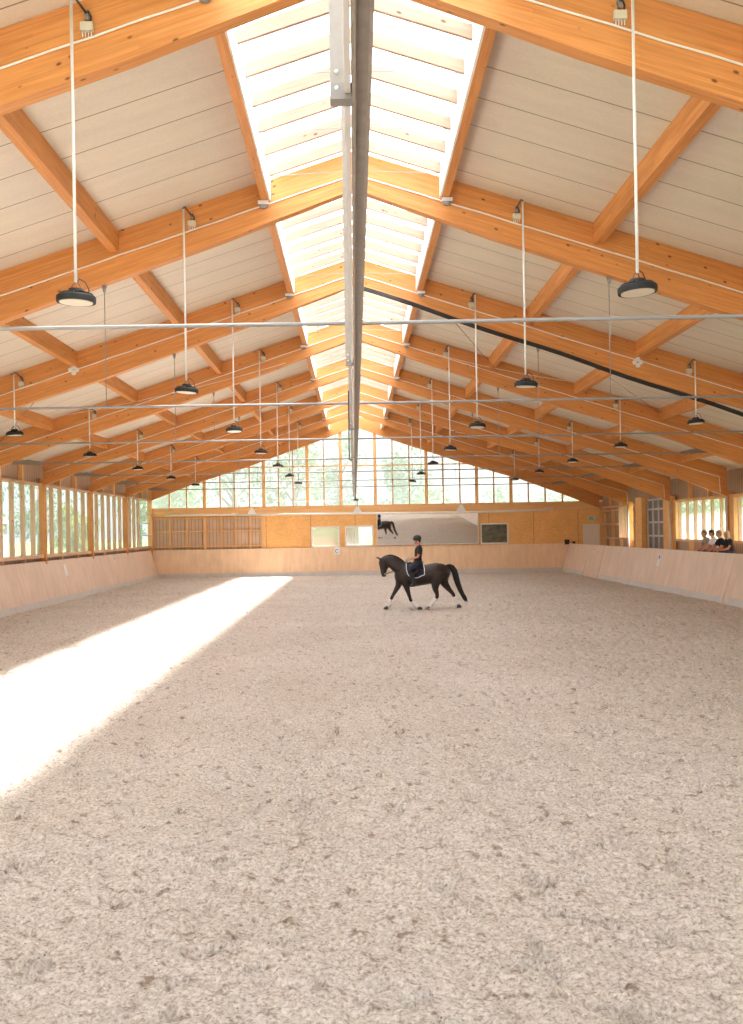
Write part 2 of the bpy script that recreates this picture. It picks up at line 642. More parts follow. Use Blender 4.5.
M['cream'] = plain('cream_panel', (0.66, 0.55, 0.44), 0.7)
M['curtain'] = plain('grey_curtain', (0.36, 0.34, 0.27), 0.8)


def sheer(name, clear, tint=(0.95, 0.95, 0.93), gloss=0.0, pass_=(1, 1, 1)):
    m, nt, b, out = new_mat(name)
    nt.nodes.remove(b)
    tr = N(nt, 'ShaderNodeBsdfTransparent')
    tr.inputs[0].default_value = (*pass_, 1)
    tl = N(nt, 'ShaderNodeBsdfTranslucent')
    tl.inputs[0].default_value = (*tint, 1)
    mx = N(nt, 'ShaderNodeMixShader')
    tc = N(nt, 'ShaderNodeTexCoord')
    f = noise(nt, tc.outputs['Object'], 1.5, 2)
    mr = N(nt, 'ShaderNodeMapRange')
    mr.inputs['To Min'].default_value = clear - 0.02
    mr.inputs['To Max'].default_value = clear + 0.02
    nt.links.new(f, mr.inputs[0])
    nt.links.new(mr.outputs[0], mx.inputs[0])
    nt.links.new(tl.outputs[0], mx.inputs[1])
    nt.links.new(tr.outputs[0], mx.inputs[2])
    last = mx
    if gloss:
        gl = N(nt, 'ShaderNodeBsdfGlossy'); gl.inputs['Roughness'].default_value = 0.02
        m2 = N(nt, 'ShaderNodeMixShader'); m2.inputs[0].default_value = gloss
        nt.links.new(mx.outputs[0], m2.inputs[1]); nt.links.new(gl.outputs[0], m2.inputs[2])
        last = m2
    nt.links.new(last.outputs[0], out.inputs[0])
    return m


M['skylight'] = sheer('opal_glazing', 0.6, tint=(0.30, 0.30, 0.30))
M['gable'] = sheer('hazy_glazing', 0.86, (0.75, 0.75, 0.75), gloss=0.03, pass_=(0.42, 0.42, 0.42))
M['gable_clear'] = sheer('clear_gable_glazing', 0.90, gloss=0.03)
M['glass'] = sheer('window_glass', 0.90, (0.9, 0.9, 0.9), gloss=0.04, pass_=(0.46, 0.46, 0.455))
M['glass_clear'] = sheer('clear_glass', 0.94, gloss=0.05)

m, nt, b, _ = new_mat('mirror')
b.inputs['Base Color'].default_value = (0.80, 0.80, 0.79, 1)
b.inputs['Metallic'].default_value = 1
b.inputs['Roughness'].default_value = 0.02
M['mirror'] = m
m, nt, b, _ = new_mat('dark_olive_glass')
tc = N(nt, 'ShaderNodeTexCoord')
f = noise(nt, mapping(nt, tc.outputs['Object'], (1.5, 1, 2.5)), 2.0, 4, 0.6)
nt.links.new(ramp(nt, f, [(0.35, (0.045, 0.042, 0.022)), (0.65, (0.15, 0.14, 0.085))]), b.inputs['Base Color'])
b.inputs['Roughness'].default_value = 0.15
M['dark_glass'] = m


def leafm(name, col):
    m, nt, b, out = new_mat(name)
    tc = N(nt, 'ShaderNodeTexCoord')
    f = noise(nt, tc.outputs['Object'], 1.3, 3)
    c = ramp(nt, f, [(0.3, tuple(x * 0.7 for x in col)), (0.7, tuple(x * 1.3 for x in col))])
    nt.links.new(c, b.inputs['Base Color'])
    b.inputs['Roughness'].default_value = 0.7
    tl = N(nt, 'ShaderNodeBsdfTranslucent'); nt.links.new(c, tl.inputs[0])
    mx = N(nt, 'ShaderNodeMixShader'); mx.inputs[0].default_value = 0.35
    nt.links.new(b.outputs[0], mx.inputs[1]); nt.links.new(tl.outputs[0], mx.inputs[2])
    nt.links.new(mx.outputs[0], out.inputs[0])
    return m


M['leaf1'] = leafm('leaf_green', (0.17, 0.26, 0.08))
M['leaf2'] = leafm('leaf_yellow_green', (0.30, 0.34, 0.09))
M['leaf3'] = leafm('leaf_blue_green', (0.13, 0.22, 0.12))

# ------------------------------------------------------------------ hall dimensions
BAY = 6.6
X0 = 0.1                       # ridge line
YB = [(0.58 + k) * BAY for k in range(1, 8)]     # seven roof beams in view
YEND = 56.1
YBACK = -4.0
XL, XR = -11.43, 13.75


def ztop(x):
    return 8.92 - 0.32 * abs(x - X0)


def zlow(x):
    P = [(0, 8.27), (1.45, 7.74), (2.3, 7.42), (4.3, 6.74), (6.1, 6.12), (9.13, 5.21), (11.5, 4.33), (13.7, 3.46)]
    a = abs(x - X0)
    for (xa, za), (xb, zb) in zip(P, P[1:]):
        if a <= xb:
            return za + (zb - za) * (a - xa) / (xb - xa)
    return P[-1][1]


ORD = ['nearest', 'second', 'third', 'fourth', 'fifth', 'sixth', 'seventh']

# ------------------------------------------------------------------ floor
rs = np.random.RandomState(3)


def vnoise(X, Y, wl, seed):
    r = np.random.RandomState(seed)
    T = r.rand(256, 256)
    x = X / wl + 1000.3
    y = Y / wl + 1000.7
    xi = np.floor(x).astype(int)
    yi = np.floor(y).astype(int)
    fx = x - xi
    fy = y - yi
    fx = fx * fx * (3 - 2 * fx)
    fy = fy * fy * (3 - 2 * fy)
    a = T[yi % 256, xi % 256]
    b_ = T[yi % 256, (xi + 1) % 256]
    c_ = T[(yi + 1) % 256, xi % 256]
    d_ = T[(yi + 1) % 256, (xi + 1) % 256]
    return (a * (1 - fx) + b_ * fx) * (1 - fy) + (c_ * (1 - fx) + d_ * fx) * fy - 0.5


ys = [YBACK]
while ys[-1] < 4.2:
    ys.append(ys[-1] + 0.2)
while ys[-1] < YEND + 0.1:
    ys.append(ys[-1] + min(0.11, max(0.016, ys[-1] ** 2 * 0.0006)))
ys = np.array(ys)
inner = np.linspace(-1, 1, 541)
rows = []
XA, XB = XL - 0.2, XR + 0.1
for y in ys:
    W = 1.2 + 0.42 * max(y, 0)
    a = max(-W, XA + 0.3)
    b_ = min(W, XB - 0.3)
    xs = np.concatenate([np.linspace(XA, a, 12, endpoint=False), np.linspace(a, b_, 541), np.linspace(b_, XB, 13)[1:]])
    rows.append(xs)
GX = np.array(rows)
GY = np.repeat(ys[:, None], GX.shape[1], 1)
xs_w = GX + 0.25 * vnoise(GX, GY, 0.8, 11)
Z = 0.030 * vnoise(GX, GY, 0.85, 1) + 0.034 * vnoise(xs_w, GY, 0.23, 2) + 0.034 * vnoise(GX, GY, 0.105, 4) \
    + 0.030 * vnoise(GX, GY, 0.05, 5) + 0.016 * vnoise(GX, GY, 0.026, 6)
pit = vnoise(xs_w, GY, 0.19, 7) + 0.5 * vnoise(GX, GY, 0.07, 8)
Z -= 0.07 * np.clip((pit - 0.28) / 0.13, 0, 1)
Z = Z - 0.01
nr, nc = GX.shape
V = np.stack([GX, GY, Z], -1).reshape(-1, 3)
idx = np.arange(nr * nc).reshape(nr, nc)
F = np.stack([idx[:-1, :-1], idx[:-1, 1:], idx[1:, 1:], idx[1:, :-1]], -1).reshape(-1, 4)
me = bpy.data.meshes.new('floor')
me.vertices.add(len(V)); me.vertices.foreach_set('co', V.ravel())
me.loops.add(F.size); me.loops.foreach_set('vertex_index', F.ravel())
me.polygons.add(len(F))
me.polygons.foreach_set('loop_start', np.arange(0, F.size, 4))
me.polygons.foreach_set('loop_total', np.full(len(F), 4))
me.polygons.foreach_set('use_smooth', np.ones(len(F), dtype=bool))
me.update(calc_edges=True)
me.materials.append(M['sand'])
o = bpy.data.objects.new('floor', me)
COL.objects.link(o)
struct(o)

struct(MB().box(-160, 190, YEND + 0.3, 400, -0.3, -0.12).build('ground_outside', M['grass']))
struct(MB().box(-160, XL - 0.4, -40, YEND + 0.3, -0.3, -0.12).build('ground_left', M['grass']))
struct(MB().box(XR + 0.3, 190, -40, YEND + 0.3, -0.3, -0.12).build('ground_right', M['grass']))

# ------------------------------------------------------------------ ceiling and skylight
for side, xe, nm in ((-1, XL - 0.9, 'ceiling_left'), (1, XR + 1.0, 'ceiling_right')):
    xi = X0 + side * 1.59
    mb = MB()
    y0, y1 = YBACK - 0.3, YEND + 0.25
    za, zb = ztop(xi), ztop(xe)
    t = 0.12
    pts = [(xi, za), (xe, zb), (xe, zb + t), (xi, za + t)]
    if side == 1:
        pts = pts[::1]
    else:
        pts = pts[::-1]
    mb.prism(pts, y0, y1)
    struct(mb.build(nm, M['panel'], loc=(0, 0, 0)))
n = 0
for side in (-1, 1):
    n += 1
    x = X0 + side * 1.43
    a, b_ = sorted((x, x + side * 0.03))
    struct(MB().box(a, b_, YBACK, YEND, 8.10, 8.72).build('trim_%d' % n, M['upstand']))
# opal glazing, one pane pair per bay
edges = [YBACK] + [YB[0] - BAY] + YB + [YEND + 0.2]
for k, (a, b_) in enumerate(zip(edges, edges[1:])):
    mb = MB()
    for side in (-1, 1):
        xo = X0 + side * 1.62
        P = [(X0, 9.10), (xo, 9.10 - 0.32 * 1.62), (xo, 9.125 - 0.32 * 1.62), (X0, 9.125)]
        if side == -1:
            P = P[::-1]
        mb.prism(P, a + 0.005, b_ - 0.005)
    struct(mb.build('window_%d' % (k + 1), M['skylight']))
NWIN = len(edges) - 1

# ------------------------------------------------------------------ walls
PY = [YB[0] - BAY] + YB + [YEND]


def wall_with_holes(name, x0, x1, z0, z1, holes, y0, y1, mat):
    """wall across the hall, with rectangular openings"""
    xs = sorted({x0, x1, *[h[0] for h in holes], *[h[1] for h in holes]})
    mb = MB()
    for a, b_ in zip(xs, xs[1:]):
        mid = (a + b_) / 2
        hs = sorted([(h[2], h[3]) for h in holes if h[0] < mid < h[1]])
        z = z0
        for ha, hb in hs:
            if ha > z + 1e-4:
                mb.box(a, b_, y0, y1, z, ha)
            z = hb
        if z < z1 - 1e-4:
            mb.box(a, b_, y0, y1, z, z1)
    return struct(mb.build(name, mat, loc=(0, 0, 0)))


# left wall: boarding above and below the window band
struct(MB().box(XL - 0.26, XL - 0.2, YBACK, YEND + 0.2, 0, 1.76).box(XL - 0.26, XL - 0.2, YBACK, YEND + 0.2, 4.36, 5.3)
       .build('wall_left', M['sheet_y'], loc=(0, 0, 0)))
# right wall
mb = MB()
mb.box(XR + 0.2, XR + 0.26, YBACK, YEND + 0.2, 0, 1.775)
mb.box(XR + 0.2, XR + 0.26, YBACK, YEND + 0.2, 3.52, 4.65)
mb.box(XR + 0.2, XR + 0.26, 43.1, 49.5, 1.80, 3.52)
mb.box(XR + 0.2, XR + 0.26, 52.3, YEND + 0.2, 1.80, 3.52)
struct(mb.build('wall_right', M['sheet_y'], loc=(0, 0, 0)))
# wall behind the viewpoint
struct(MB().box(XL - 0.2, XR + 0.2, YBACK - 0.2, YBACK, 0, 3.9).build('wall_back', M['osb'], loc=(0, 0, 0)))
# far end wall
WIN = [(-2.46, -0.86, 1.55, 2.72), (-0.56, 1.03, 1.58, 2.74), (7.04, 8.60, 1.59, 2.75)]
wall_with_holes('wall_front', -5.08, XR + 0.2, -0.1, 3.40, WIN + [(12.78, 13.74, -0.1, 2.62)], YEND, YEND + 0.12, M['osb'])
struct(MB().box(XL - 0.2, -5.08, YEND + 0.14, YEND + 0.2, 0, 3.45).build('wall_front_boarding', M['sheet_x'], loc=(0, 0, 0)))
struct(MB().box(13.62, 14.0, YEND, YEND + 0.12, 3.91, 4.50).build('wall_front_corner', M['osb']))
o = struct(MB().box(XL - 0.2, XR + 0.2, YEND - 0.06, YEND + 0.16, 3.40, 3.90).build('trim_3', M['stud']))

# end glazing: posts, cross bar, panes
gx = [-11.46, -10.39, -9.42, -8.42, -7.53, -6.73, -5.88, -5.08, -4.25, -3.44, -2.63, -1.70, -0.75, 0.20, 1.18, 2.15, 3.09,
      4.05, 4.99, 5.92, 6.87, 7.82, 8.79, 9.76, 10.7, 11.67, 12.63, 13.6]
major = {-8.42, -5.08, -2.63, -0.75, 1.18, 4.05, 6.87, 8.79, -11.46}
K = 0
for x in gx:
    if abs(x - 0.20) < 0.01:
        continue
    K += 1
    w = 0.17 if x in major else 0.075
    zt = ztop(x) - 0.03 - 0.16 * w
    if zt < 4.05:
        continue
    o = MB().box(x - w / 2, x + w / 2, YEND - 0.02, YEND + 0.16, 3.90, zt).build('gable_post', M['stud'] if x in major else M['batten'])
    side = 'left' if x < X0 else 'right'
    nl = sum(1 for q in gx if q < X0 and q <= x and abs(q - 0.2) > 0.01)
    nrr = sum(1 for q in gx if q > 0.3 and q <= x)
    where = ('number %d from the left corner' % nl if side == 'left'
             else 'number %d right of the ridge' % nrr)
    tag(o, '%s upright of the end wall glazing, %s' % ('thick orange' if x in major else 'thin pale', where), 'post',
        'uprights of the end wall glazing')
mb = MB()
gxx = [g for g in gx if abs(g - 0.2) > 0.01]
mb.box(XL, XR, YEND + 0.01, YEND + 0.1, 6.06, 6.12)
o = MB().box(-8.1, 8.4, YEND + 0.0, YEND + 0.12, 6.08, 6.14).build('glazing_bar', M['stud'])
tag(o, 'thin orange horizontal bar crossing the end wall glazing at mid height', 'bar')
wi = NWIN
for a, b_ in zip(gxx, gxx[1:]):
    za, zb = ztop(a) - 0.03, ztop(b_) - 0.03
    if min(za, zb) < 3.95:
        continue
    wi += 1
    P = [(a + 0.04, 3.90), (b_ - 0.04, 3.90), (b_ - 0.04, zb), (a + 0.04, za)]
    if a < X0 < b_:
        P = [(a + 0.04, 3.90), (b_ - 0.04, 3.90), (b_ - 0.04, zb), (X0, ztop(X0) - 0.03), (a + 0.04, za)]
    struct(MB().prism(P, YEND + 0.17, YEND + 0.18).build('window_%d' % wi, M['gable']))
# back gable glazing behind the viewpoint
wi += 1
P = [(XL, 3.9), (XR, 3.9), (XR, ztop(XR)), (X0, ztop(X0)), (XL, ztop(XL))]
struct(MB().prism(P, YBACK - 0.1, YBACK - 0.09).build('window_%d' % wi, M['gable_clear']))

# stud grid on the left part of the end wall
for j, x in enumerate([-11.40, -10.39, -9.42, -8.42, -7.53, -6.73, -5.88, -5.17]):
    w = 0.16 if j in (0, 3, 7) else 0.08
    o = MB().box(x - w / 2, x + w / 2, YEND, YEND + 0.13, 0, 3.40).build('wall_stud', M['stud'])
    tag(o, 'orange timber stud on the brown boarding of the end wall, %s from the left corner' % ORD[min(j, 6)].replace('nearest', 'first')
        if j < 7 else 'orange timber stud where brown boarding meets the orange board wall', 'stud', 'studs of the end wall boarding')
for j, z in enumerate((1.72, 2.58, 3.32)):
    o = MB().box(-11.3, -5.14, YEND + 0.02, YEND + 0.12, z - 0.035, z + 0.035).build('wall_rail', M['stud'])
    tag(o, 'orange %s cross rail on the brown boarding of the end wall' % ('lowest', 'middle', 'topmost')[j], 'rail',
        'cross rails of the end wall boarding')

# end wall windows, door, mirror, sign
for j, (a, b_, c_, d_) in enumerate(WIN):
    wi += 1
    root = bpy.data.objects.new('window_%d' % wi, None)
    root.location = ((a + b_) / 2, YEND, c_)
    COL.objects.link(root); struct(root)
    f = 0.07
    mb = MB()
    mb.box(a, b_, YEND - 0.04, YEND + 0.1, c_, c_ + f).box(a, b_, YEND - 0.04, YEND + 0.1, d_ - f, d_)
    mb.box(a, a + f, YEND - 0.04, YEND + 0.1, c_ + f, d_ - f).box(b_ - f, b_, YEND - 0.04, YEND + 0.1, c_ + f, d_ - f)
    wf = mb.build('window_frame', M['white'], root)
    MB().box(a + f, b_ - f, YEND + 0.03, YEND + 0.04, c_ + f, d_ - f).build('pane', M['dark_glass'] if j == 2 else M['glass'], wf)
root = bpy.data.objects.new('door_1', None)
root.location = (13.26, YEND, 0); COL.objects.link(root); struct(root)
dl = MB().box(12.83, 13.69, YEND + 0.0, YEND + 0.05, 0, 2.57).build('door_leaf', M['door'], root)
MB().box(12.78, 12.83, YEND - 0.03, YEND + 0.1, 0, 2.62).box(13.69, 13.74, YEND - 0.03, YEND + 0.1, 0, 2.62) \
    .box(12.83, 13.69, YEND - 0.03, YEND + 0.1, 2.57, 2.62).build('door_frame', M['door'], root)
MB().tube([(12.92, YEND, 1.05), (12.92, YEND - 0.06, 1.05), (13.05, YEND - 0.06, 1.05)], 0.012).build('door_handle', M['steel'], dl)

sg = thing('exit_sign', 'small green escape route sign above the cream door on the end wall', 'sign', (13.3, YEND, 2.84))
sb = MB().box(13.10, 13.50, YEND - 0.05, YEND - 0.0, 2.82, 3.02).build('sign_board', M['white'], sg)
MB().box(13.12, 13.48, YEND - 0.056, YEND - 0.05, 2.835, 3.005).build('sign_face', M['green'], sb)
mb = MB()   # running figure, arrow and doorway in white
mb.box(13.38, 13.45, YEND - 0.060, YEND - 0.056, 2.85, 2.99)
mb.beam((13.15, YEND - 0.058, 2.92), (13.22, YEND - 0.058, 2.92), 0.004, 0.022)
mb.prism([(13.14, 2.92), (13.17, 2.89), (13.17, 2.95)], YEND - 0.060, YEND - 0.056)
mb.beam((13.27, YEND - 0.058, 2.90), (13.31, YEND - 0.058, 2.955), 0.004, 0.022)
mb.beam((13.27, YEND - 0.058, 2.90), (13.25, YEND - 0.058, 2.855), 0.004, 0.014)
mb.beam((13.28, YEND - 0.058, 2.90), (13.33, YEND - 0.058, 2.875), 0.004, 0.014)
mb.beam((13.30, YEND - 0.058, 2.95), (13.35, YEND - 0.058, 2.93), 0.004, 0.012)
mb.blob((13.325, YEND - 0.058, 2.977), 0.013, 0.003, 0.013)
mb.build('pictogram', M['white'], sb)

# tilted riding mirror: leans towards the sand by 2 degrees
mr = thing('riding_mirror', 'long wall mirror above the end kickboard reflecting the sand and the horse', 'mirror', (4.06, YEND - 0.06, 1.64))
T = radians(2.05)
zm, hm = 1.64, 1.72


def mp(x, d, s):      # point on the tilted panel: x, depth out of the face, distance up
    return (x, YEND - 0.05 - s * sin(T) - d * cos(T), zm + s * cos(T) - d * sin(T) * 0)


mb = MB()
P = [mp(1.26, 0, 0), mp(6.88, 0, 0), mp(6.88, 0, hm), mp(1.26, 0, hm)]
Q = [mp(1.26, 0.012, 0), mp(6.88, 0.012, 0), mp(6.88, 0.012, hm), mp(1.26, 0.012, hm)]
mb.face(Q)
mb.face(P[::-1])
for i in range(4):
    mb.face([P[i], P[(i + 1) % 4], Q[(i + 1) % 4], Q[i]])
mb.build('mirror_glass', M['mirror'], mr)
mb = MB()
for a, b_ in ((mp(1.24, 0.01, 0), mp(1.24, 0.01, hm)), (mp(6.90, 0.01, 0), mp(6.90, 0.01, hm)),
              (mp(1.22, 0.01, -0.01), mp(6.92, 0.01, -0.01)), (mp(1.22, 0.01, hm + 0.01), mp(6.92, 0.01, hm + 0.01))):
    mb.beam(a, b_, 0.04, 0.04, up=(0, 1, 0.01))
mb.build('mirror_frame', M['white'], mr)
for x in (2.0, 4.0, 6.2):
    MB().box(x, x + 0.06, YEND - 0.05 - 0.05, YEND, zm + hm - 0.1, zm + hm - 0.05).build('mirror_bracket', M['steel'], mr)

# what stands behind the two clear windows
o = MB().box(-4.6, -0.70, 59.0, 59.1, 0, 3.3).build('garden_screen', M['pale_green'])
tag(o, 'pale green screen seen through the left small window of the end wall', 'screen')
o = MB().box(-3.9, -1.0, 58.0, 58.8, -0.1, 2.10).build('cream_cabinet', M['cream'])
tag(o, 'cream low block seen in the lower half of the left small window', 'cabinet')
mb = MB()
for k in range(9):
    mb.tube([(-0.60 + k * 0.1, 57.6 + 0.04 * (k % 2), -0.12), (-0.60 + k * 0.1, 57.6 + 0.04 * (k % 2), 3.2)], 0.06)
o = mb.build('curtain', M['curtain'])
tag(o, 'grey curtain seen in the left half of the window beside the mirror', 'curtain')

# left side wall: posts, rails, battens, panes
for i, (a, b_) in enumerate(zip(PY, PY[1:])):
    if b_ < 20:
        pass
    wi += 1
    root = bpy.data.objects.new('window_%d' % wi, None)
    root.location = (XL - 0.1, (a + b_) / 2, 1.66)
    COL.objects.link(root); struct(root)
    MB().box(XL - 0.16, XL + 0.0, a + 0.1, b_ - 0.1, 1.68, 1.80).build('window_sill', M['batten'], root)
    MB().box(XL - 0.16, XL + 0.0, a + 0.1, b_ - 0.1, 4.30, 4.40).build('window_frame', M['batten'], root)
    MB().box(XL - 0.20, XL - 0.19, a, b_, 1.765, 4.355).build('pane', M['glass'], root)
    nb = 5
    last = i == len(PY) - 2
    y1 = 53.9 if last else b_
    for q in range(1, nb + 1):
        y = a + (b_ - a) * q / (nb + 1)
        if y > y1:
            continue
        if q % 2 == 0:
            MB().box(XL - 0.12, XL + 0.02, y - 0.05, y + 0.05, 1.50, 1.68).build('sill_bracket', M['batten'], root)
        MB().box(XL - 0.15, XL + 0.0, y - 0.04, y + 0.04, 1.80, 4.30).build('batten', M['batten'], root)
    if last:
        for z in (2.4, 3.05, 3.6):
            MB().box(XL - 0.16, XL + 0.05, 53.9, b_ - 0.12, z - 0.03, z + 0.03).build('cross_rail', M['upstand'], root)
for i, y in enumerate(PY[1:-1]):
    o = MB().box(XL - 0.16, XL + 0.06, y - 0.11, y + 0.11, 0, zlow(XL) + 0.25).build('wall_post', M['glulam'])
    tag(o, 'orange glulam post on the left wall under the %s roof beam' % ORD[i], 'post', 'posts of the left wall')
    o = MB().box(XR - 0.06, XR + 0.16, y - 0.11, y + 0.11, 0, zlow(XR) + 0.2).build('wall_post', M['glulam'])
    tag(o, 'orange glulam post on the right wall under the %s roof beam' % ORD[i], 'post', 'posts of the right wall')
    if i >= 4:
        o = MB().tube([(XR - 0.14, y - 0.22, 0.05), (XR - 0.14, y - 0.22, zlow(XR) + 0.02)], 0.045).build('down_pipe', M['gate_white'])
        tag(o, 'pale grey vertical pipe beside the right wall post under the %s roof beam' % ORD[i], 'pipe', 'pipes on the right wall')
o = MB().box(XL - 0.16, XL + 0.08, YEND - 0.2, YEND - 0.0, 0, 5.2).build('wall_post', M['stud'])
tag(o, 'bright orange corner post where left wall meets the end wall', 'post', 'posts of the left wall')
# short studs in the boarding above the left windows, and the dark gap brackets under the sill
for i, (a, b_) in enumerate(zip(PY, PY[1:])):
    if i < 3:
        continue
    for q in (1, 2):
        y = a + (b_ - a) * q / 3
        o = MB().box(XL - 0.19, XL - 0.03, y - 0.06, y + 0.06, 4.40, 5.25).build('short_stud', M['stud'])
        tag(o, 'short orange stud above the left windows, %s of two before the %s' % (
            ('first', 'second')[q - 1], 'end wall' if i == 7 else ORD[i] + ' roof beam'), 'stud', 'short studs above the left windows')

# right side wall
for i, (a, b_) in enumerate(zip(PY, PY[1:])):
    if i == 6:
        continue
    wi += 1
    root = bpy.data.objects.new('window_%d' % wi, None)
    root.location = (XR + 0.1, (a + b_) / 2, 1.7)
    COL.objects.link(root); struct(root)
    y1 = 52.3 if i == 7 else b_ - (0.55 if i < 6 else 0.1)
    MB().box(XR - 0.0, XR + 0.16, a + 0.1, b_ - 0.1, 1.78, 1.88).build('window_sill', M['batten'], root)
    MB().box(XR - 0.0, XR + 0.16, a + 0.1, b_ - 0.1, 3.45, 3.56).build('window_frame', M['stud'], root)
    MB().box(XR + 0.19, XR + 0.20, a, b_ if i < 7 else 52.3, 1.78, 3.52).build('pane', M['glass'], root)
    if i < 6:
        MB().box(XR + 0.0, XR + 0.15, y1, b_ - 0.11, 1.88, 3.45).build('side_panel', M['stud'], root)
    for q in range(0, 6):
        y = a + 0.25 + (y1 - a - 0.25) * (q + 0.6) / 6
        MB().box(XR + 0.01, XR + 0.13, y - 0.035, y + 0.035, 1.88, 3.45).build('batten', M['batten'], root)
    for q in (1, 2):
        y = a + (b_ - a) * q / 3
        if i >= 5:
            o = MB().box(XR + 0.03, XR + 0.19, y - 0.06, y + 0.06, 3.56, 4.5).build('short_stud', M['stud'])
            tag(o, 'short orange stud above the right windows, %s of two before the %s' % (
                ('first', 'second')[q - 1], 'end wall' if i == 7 else ORD[i] + ' roof beam'), 'stud', 'short studs above the right windows')
        if i >= 5:
            o = MB().box(XR + 0.03, XR + 0.19, y - 0.06, y + 0.06, 0.0, 1.78).build('lower_stud', M['stud'])
            tag(o, 'orange stud below the right windows, %s of two before the %s' % (
                ('first', 'second')[q - 1], 'end wall' if i == 7 else ORD[i] + ' roof beam'), 'stud', 'studs below the right windows')
# bay with the steel gate
o = MB().box(XR - 0.08, XR + 0.1, 43.25, 44.35, 0, 3.75).build('board_panel', M['osb'])
tag(o, 'orange board panel right of the steel grid gate on the right wall', 'panel')
o = MB().box(XR - 0.30, XR + 0.1, 46.9, 47.95, 0, 3.80).build('board_panel', M['osb'])
tag(o, 'broad orange board column left of the steel grid gate on the right wall', 'panel')
g = thing('steel_gate', 'tall gate with pale steel grid frame and dark infill on the right wall', 'gate', (XR, 45.6, 0))
MB().box(XR + 0.02, XR + 0.05, 44.4, 46.88, 0.05, 3.70).build('infill', M['mesh'], g)
mb = MB()
for y in (44.42, 45.2, 46.05, 46.84):
    mb.box(XR - 0.04, XR + 0.03, y - 0.045, y + 0.045, 0.05, 3.70)
for z in (0.1, 0.75, 1.38, 2.0, 2.62, 3.22, 3.66):
    mb.box(XR - 0.035, XR + 0.025, 44.4, 46.88, z - 0.04, z + 0.04)
mb.build('gate_frame', M['gate_white'], g)
for j, (ya, yb, zs) in enumerate(((48.0, 49.4, (1.80, 2.55, 3.25)), (52.4, 55.95, (1.83, 2.58, 3.32)))):
    for q, z in enumerate(zs):
        o = MB().box(XR - 0.02, XR + 0.18, ya, yb, z - 0.04, z + 0.04).build('wall_rail', M['batten'])
        tag(o, '%s pale cross rail on the right wall, %s' % (('lowest', 'middle', 'topmost')[q],
            ('beside the steel gate column', 'next to the end wall corner')[j]), 'rail', 'cross rails of the right wall')
    for q in range(2):
        y = ya + (yb - ya) * (q + 0.5) / 2 + 0.3
        o = MB().box(XR + 0.0, XR + 0.18, y - 0.05, y + 0.05, 0, 3.5).build('wall_stud', M['stud'])
        tag(o, '%s orange stud on the right wall, %s' % (('nearer', 'farther')[q],
            ('beside the steel gate column', 'next to the end wall corner')[j]), 'stud', 'studs of the right wall')

# ------------------------------------------------------------------ kickboards
def kick(xb, xt, y0, y1, label, strip=True):
    r = thing('kickboard', label, 'kickboard', ((xb + xt) / 2, (y0 + y1) / 2, 0), 'kickboards around the arena')
    s = 1 if xt > xb else -1
    P = [(xb, -0.06), (xt, 1.55), (xt + s * 0.045, 1.55), (xb + s * 0.045, -0.06)]
    if s > 0:
        P = P[::-1]
    MB().prism(P, y0, y1).build('board', M['kick'], r)
    if strip:
        q = (xt - xb) / 1.61
        P = [(xb - s * 0.012, -0.06), (xb - s * 0.012 + q * 0.26, 0.20), (xb + q * 0.26, 0.20), (xb, -0.06)]
        if s > 0:
            P = P[::-1]
        MB().prism(P, y0 + 0.01, y1 - 0.3).build('kick_strip', M['strip'], r)
    return r


kick(-10.95, -11.40, YBACK + 0.1, 55.72, 'long pinkish plywood kickboard leaning along the left side of the arena')
kick(11.50, 11.92, YBACK + 0.1, 31.42, 'pinkish plywood kickboard nearest to the camera on the right side')
kick(11.50, 11.92, 31.50, 47.70, 'long plywood kickboard on the right side in front of the seated spectators')
kick(11.50, 11.92, 47.80, 50.78, 'short kickboard gate section between two dark joints on the right side', False)
kick(11.50, 11.92, 50.86, 55.72, 'last plywood kickboard on the right side by the end corner')
r = thing('kickboard', 'honey coloured kickboard across the far end of the arena', 'kickboard', (0.3, 55.8, 0), 'kickboards around the arena')
mb = MB()
y0, y1, t = 55.70, 56.0, 0.04
A = [(-11.0, y0, -0.06), (11.55, y0, -0.06), (11.98, y1, 1.55), (-11.45, y1, 1.55)]
B = [(x, y + t, z) for x, y, z in A]
mb.face(A); mb.face(B[::-1])
for i in range(4):
    mb.face([A[(i + 1) % 4], A[i], B[i], B[(i + 1) % 4]])
mb.build('board', M['kick_end'], r)
mb = MB()
q = (y1 - y0) / 1.61
A = [(-11.02, y0 - 0.012, -0.06), (11.52, y0 - 0.012, -0.06), (11.58, y0 - 0.012 + q * 0.28, 0.22), (-11.06, y0 - 0.012 + q * 0.28, 0.22)]
B = [(x, y + 0.012, z) for x, y, z in A]
mb.face(A); mb.face(B[::-1])
for i in range(4):
    mb.face([A[(i + 1) % 4], A[i], B[i], B[(i + 1) % 4]])
mb.build('kick_strip', M['strip'], r)


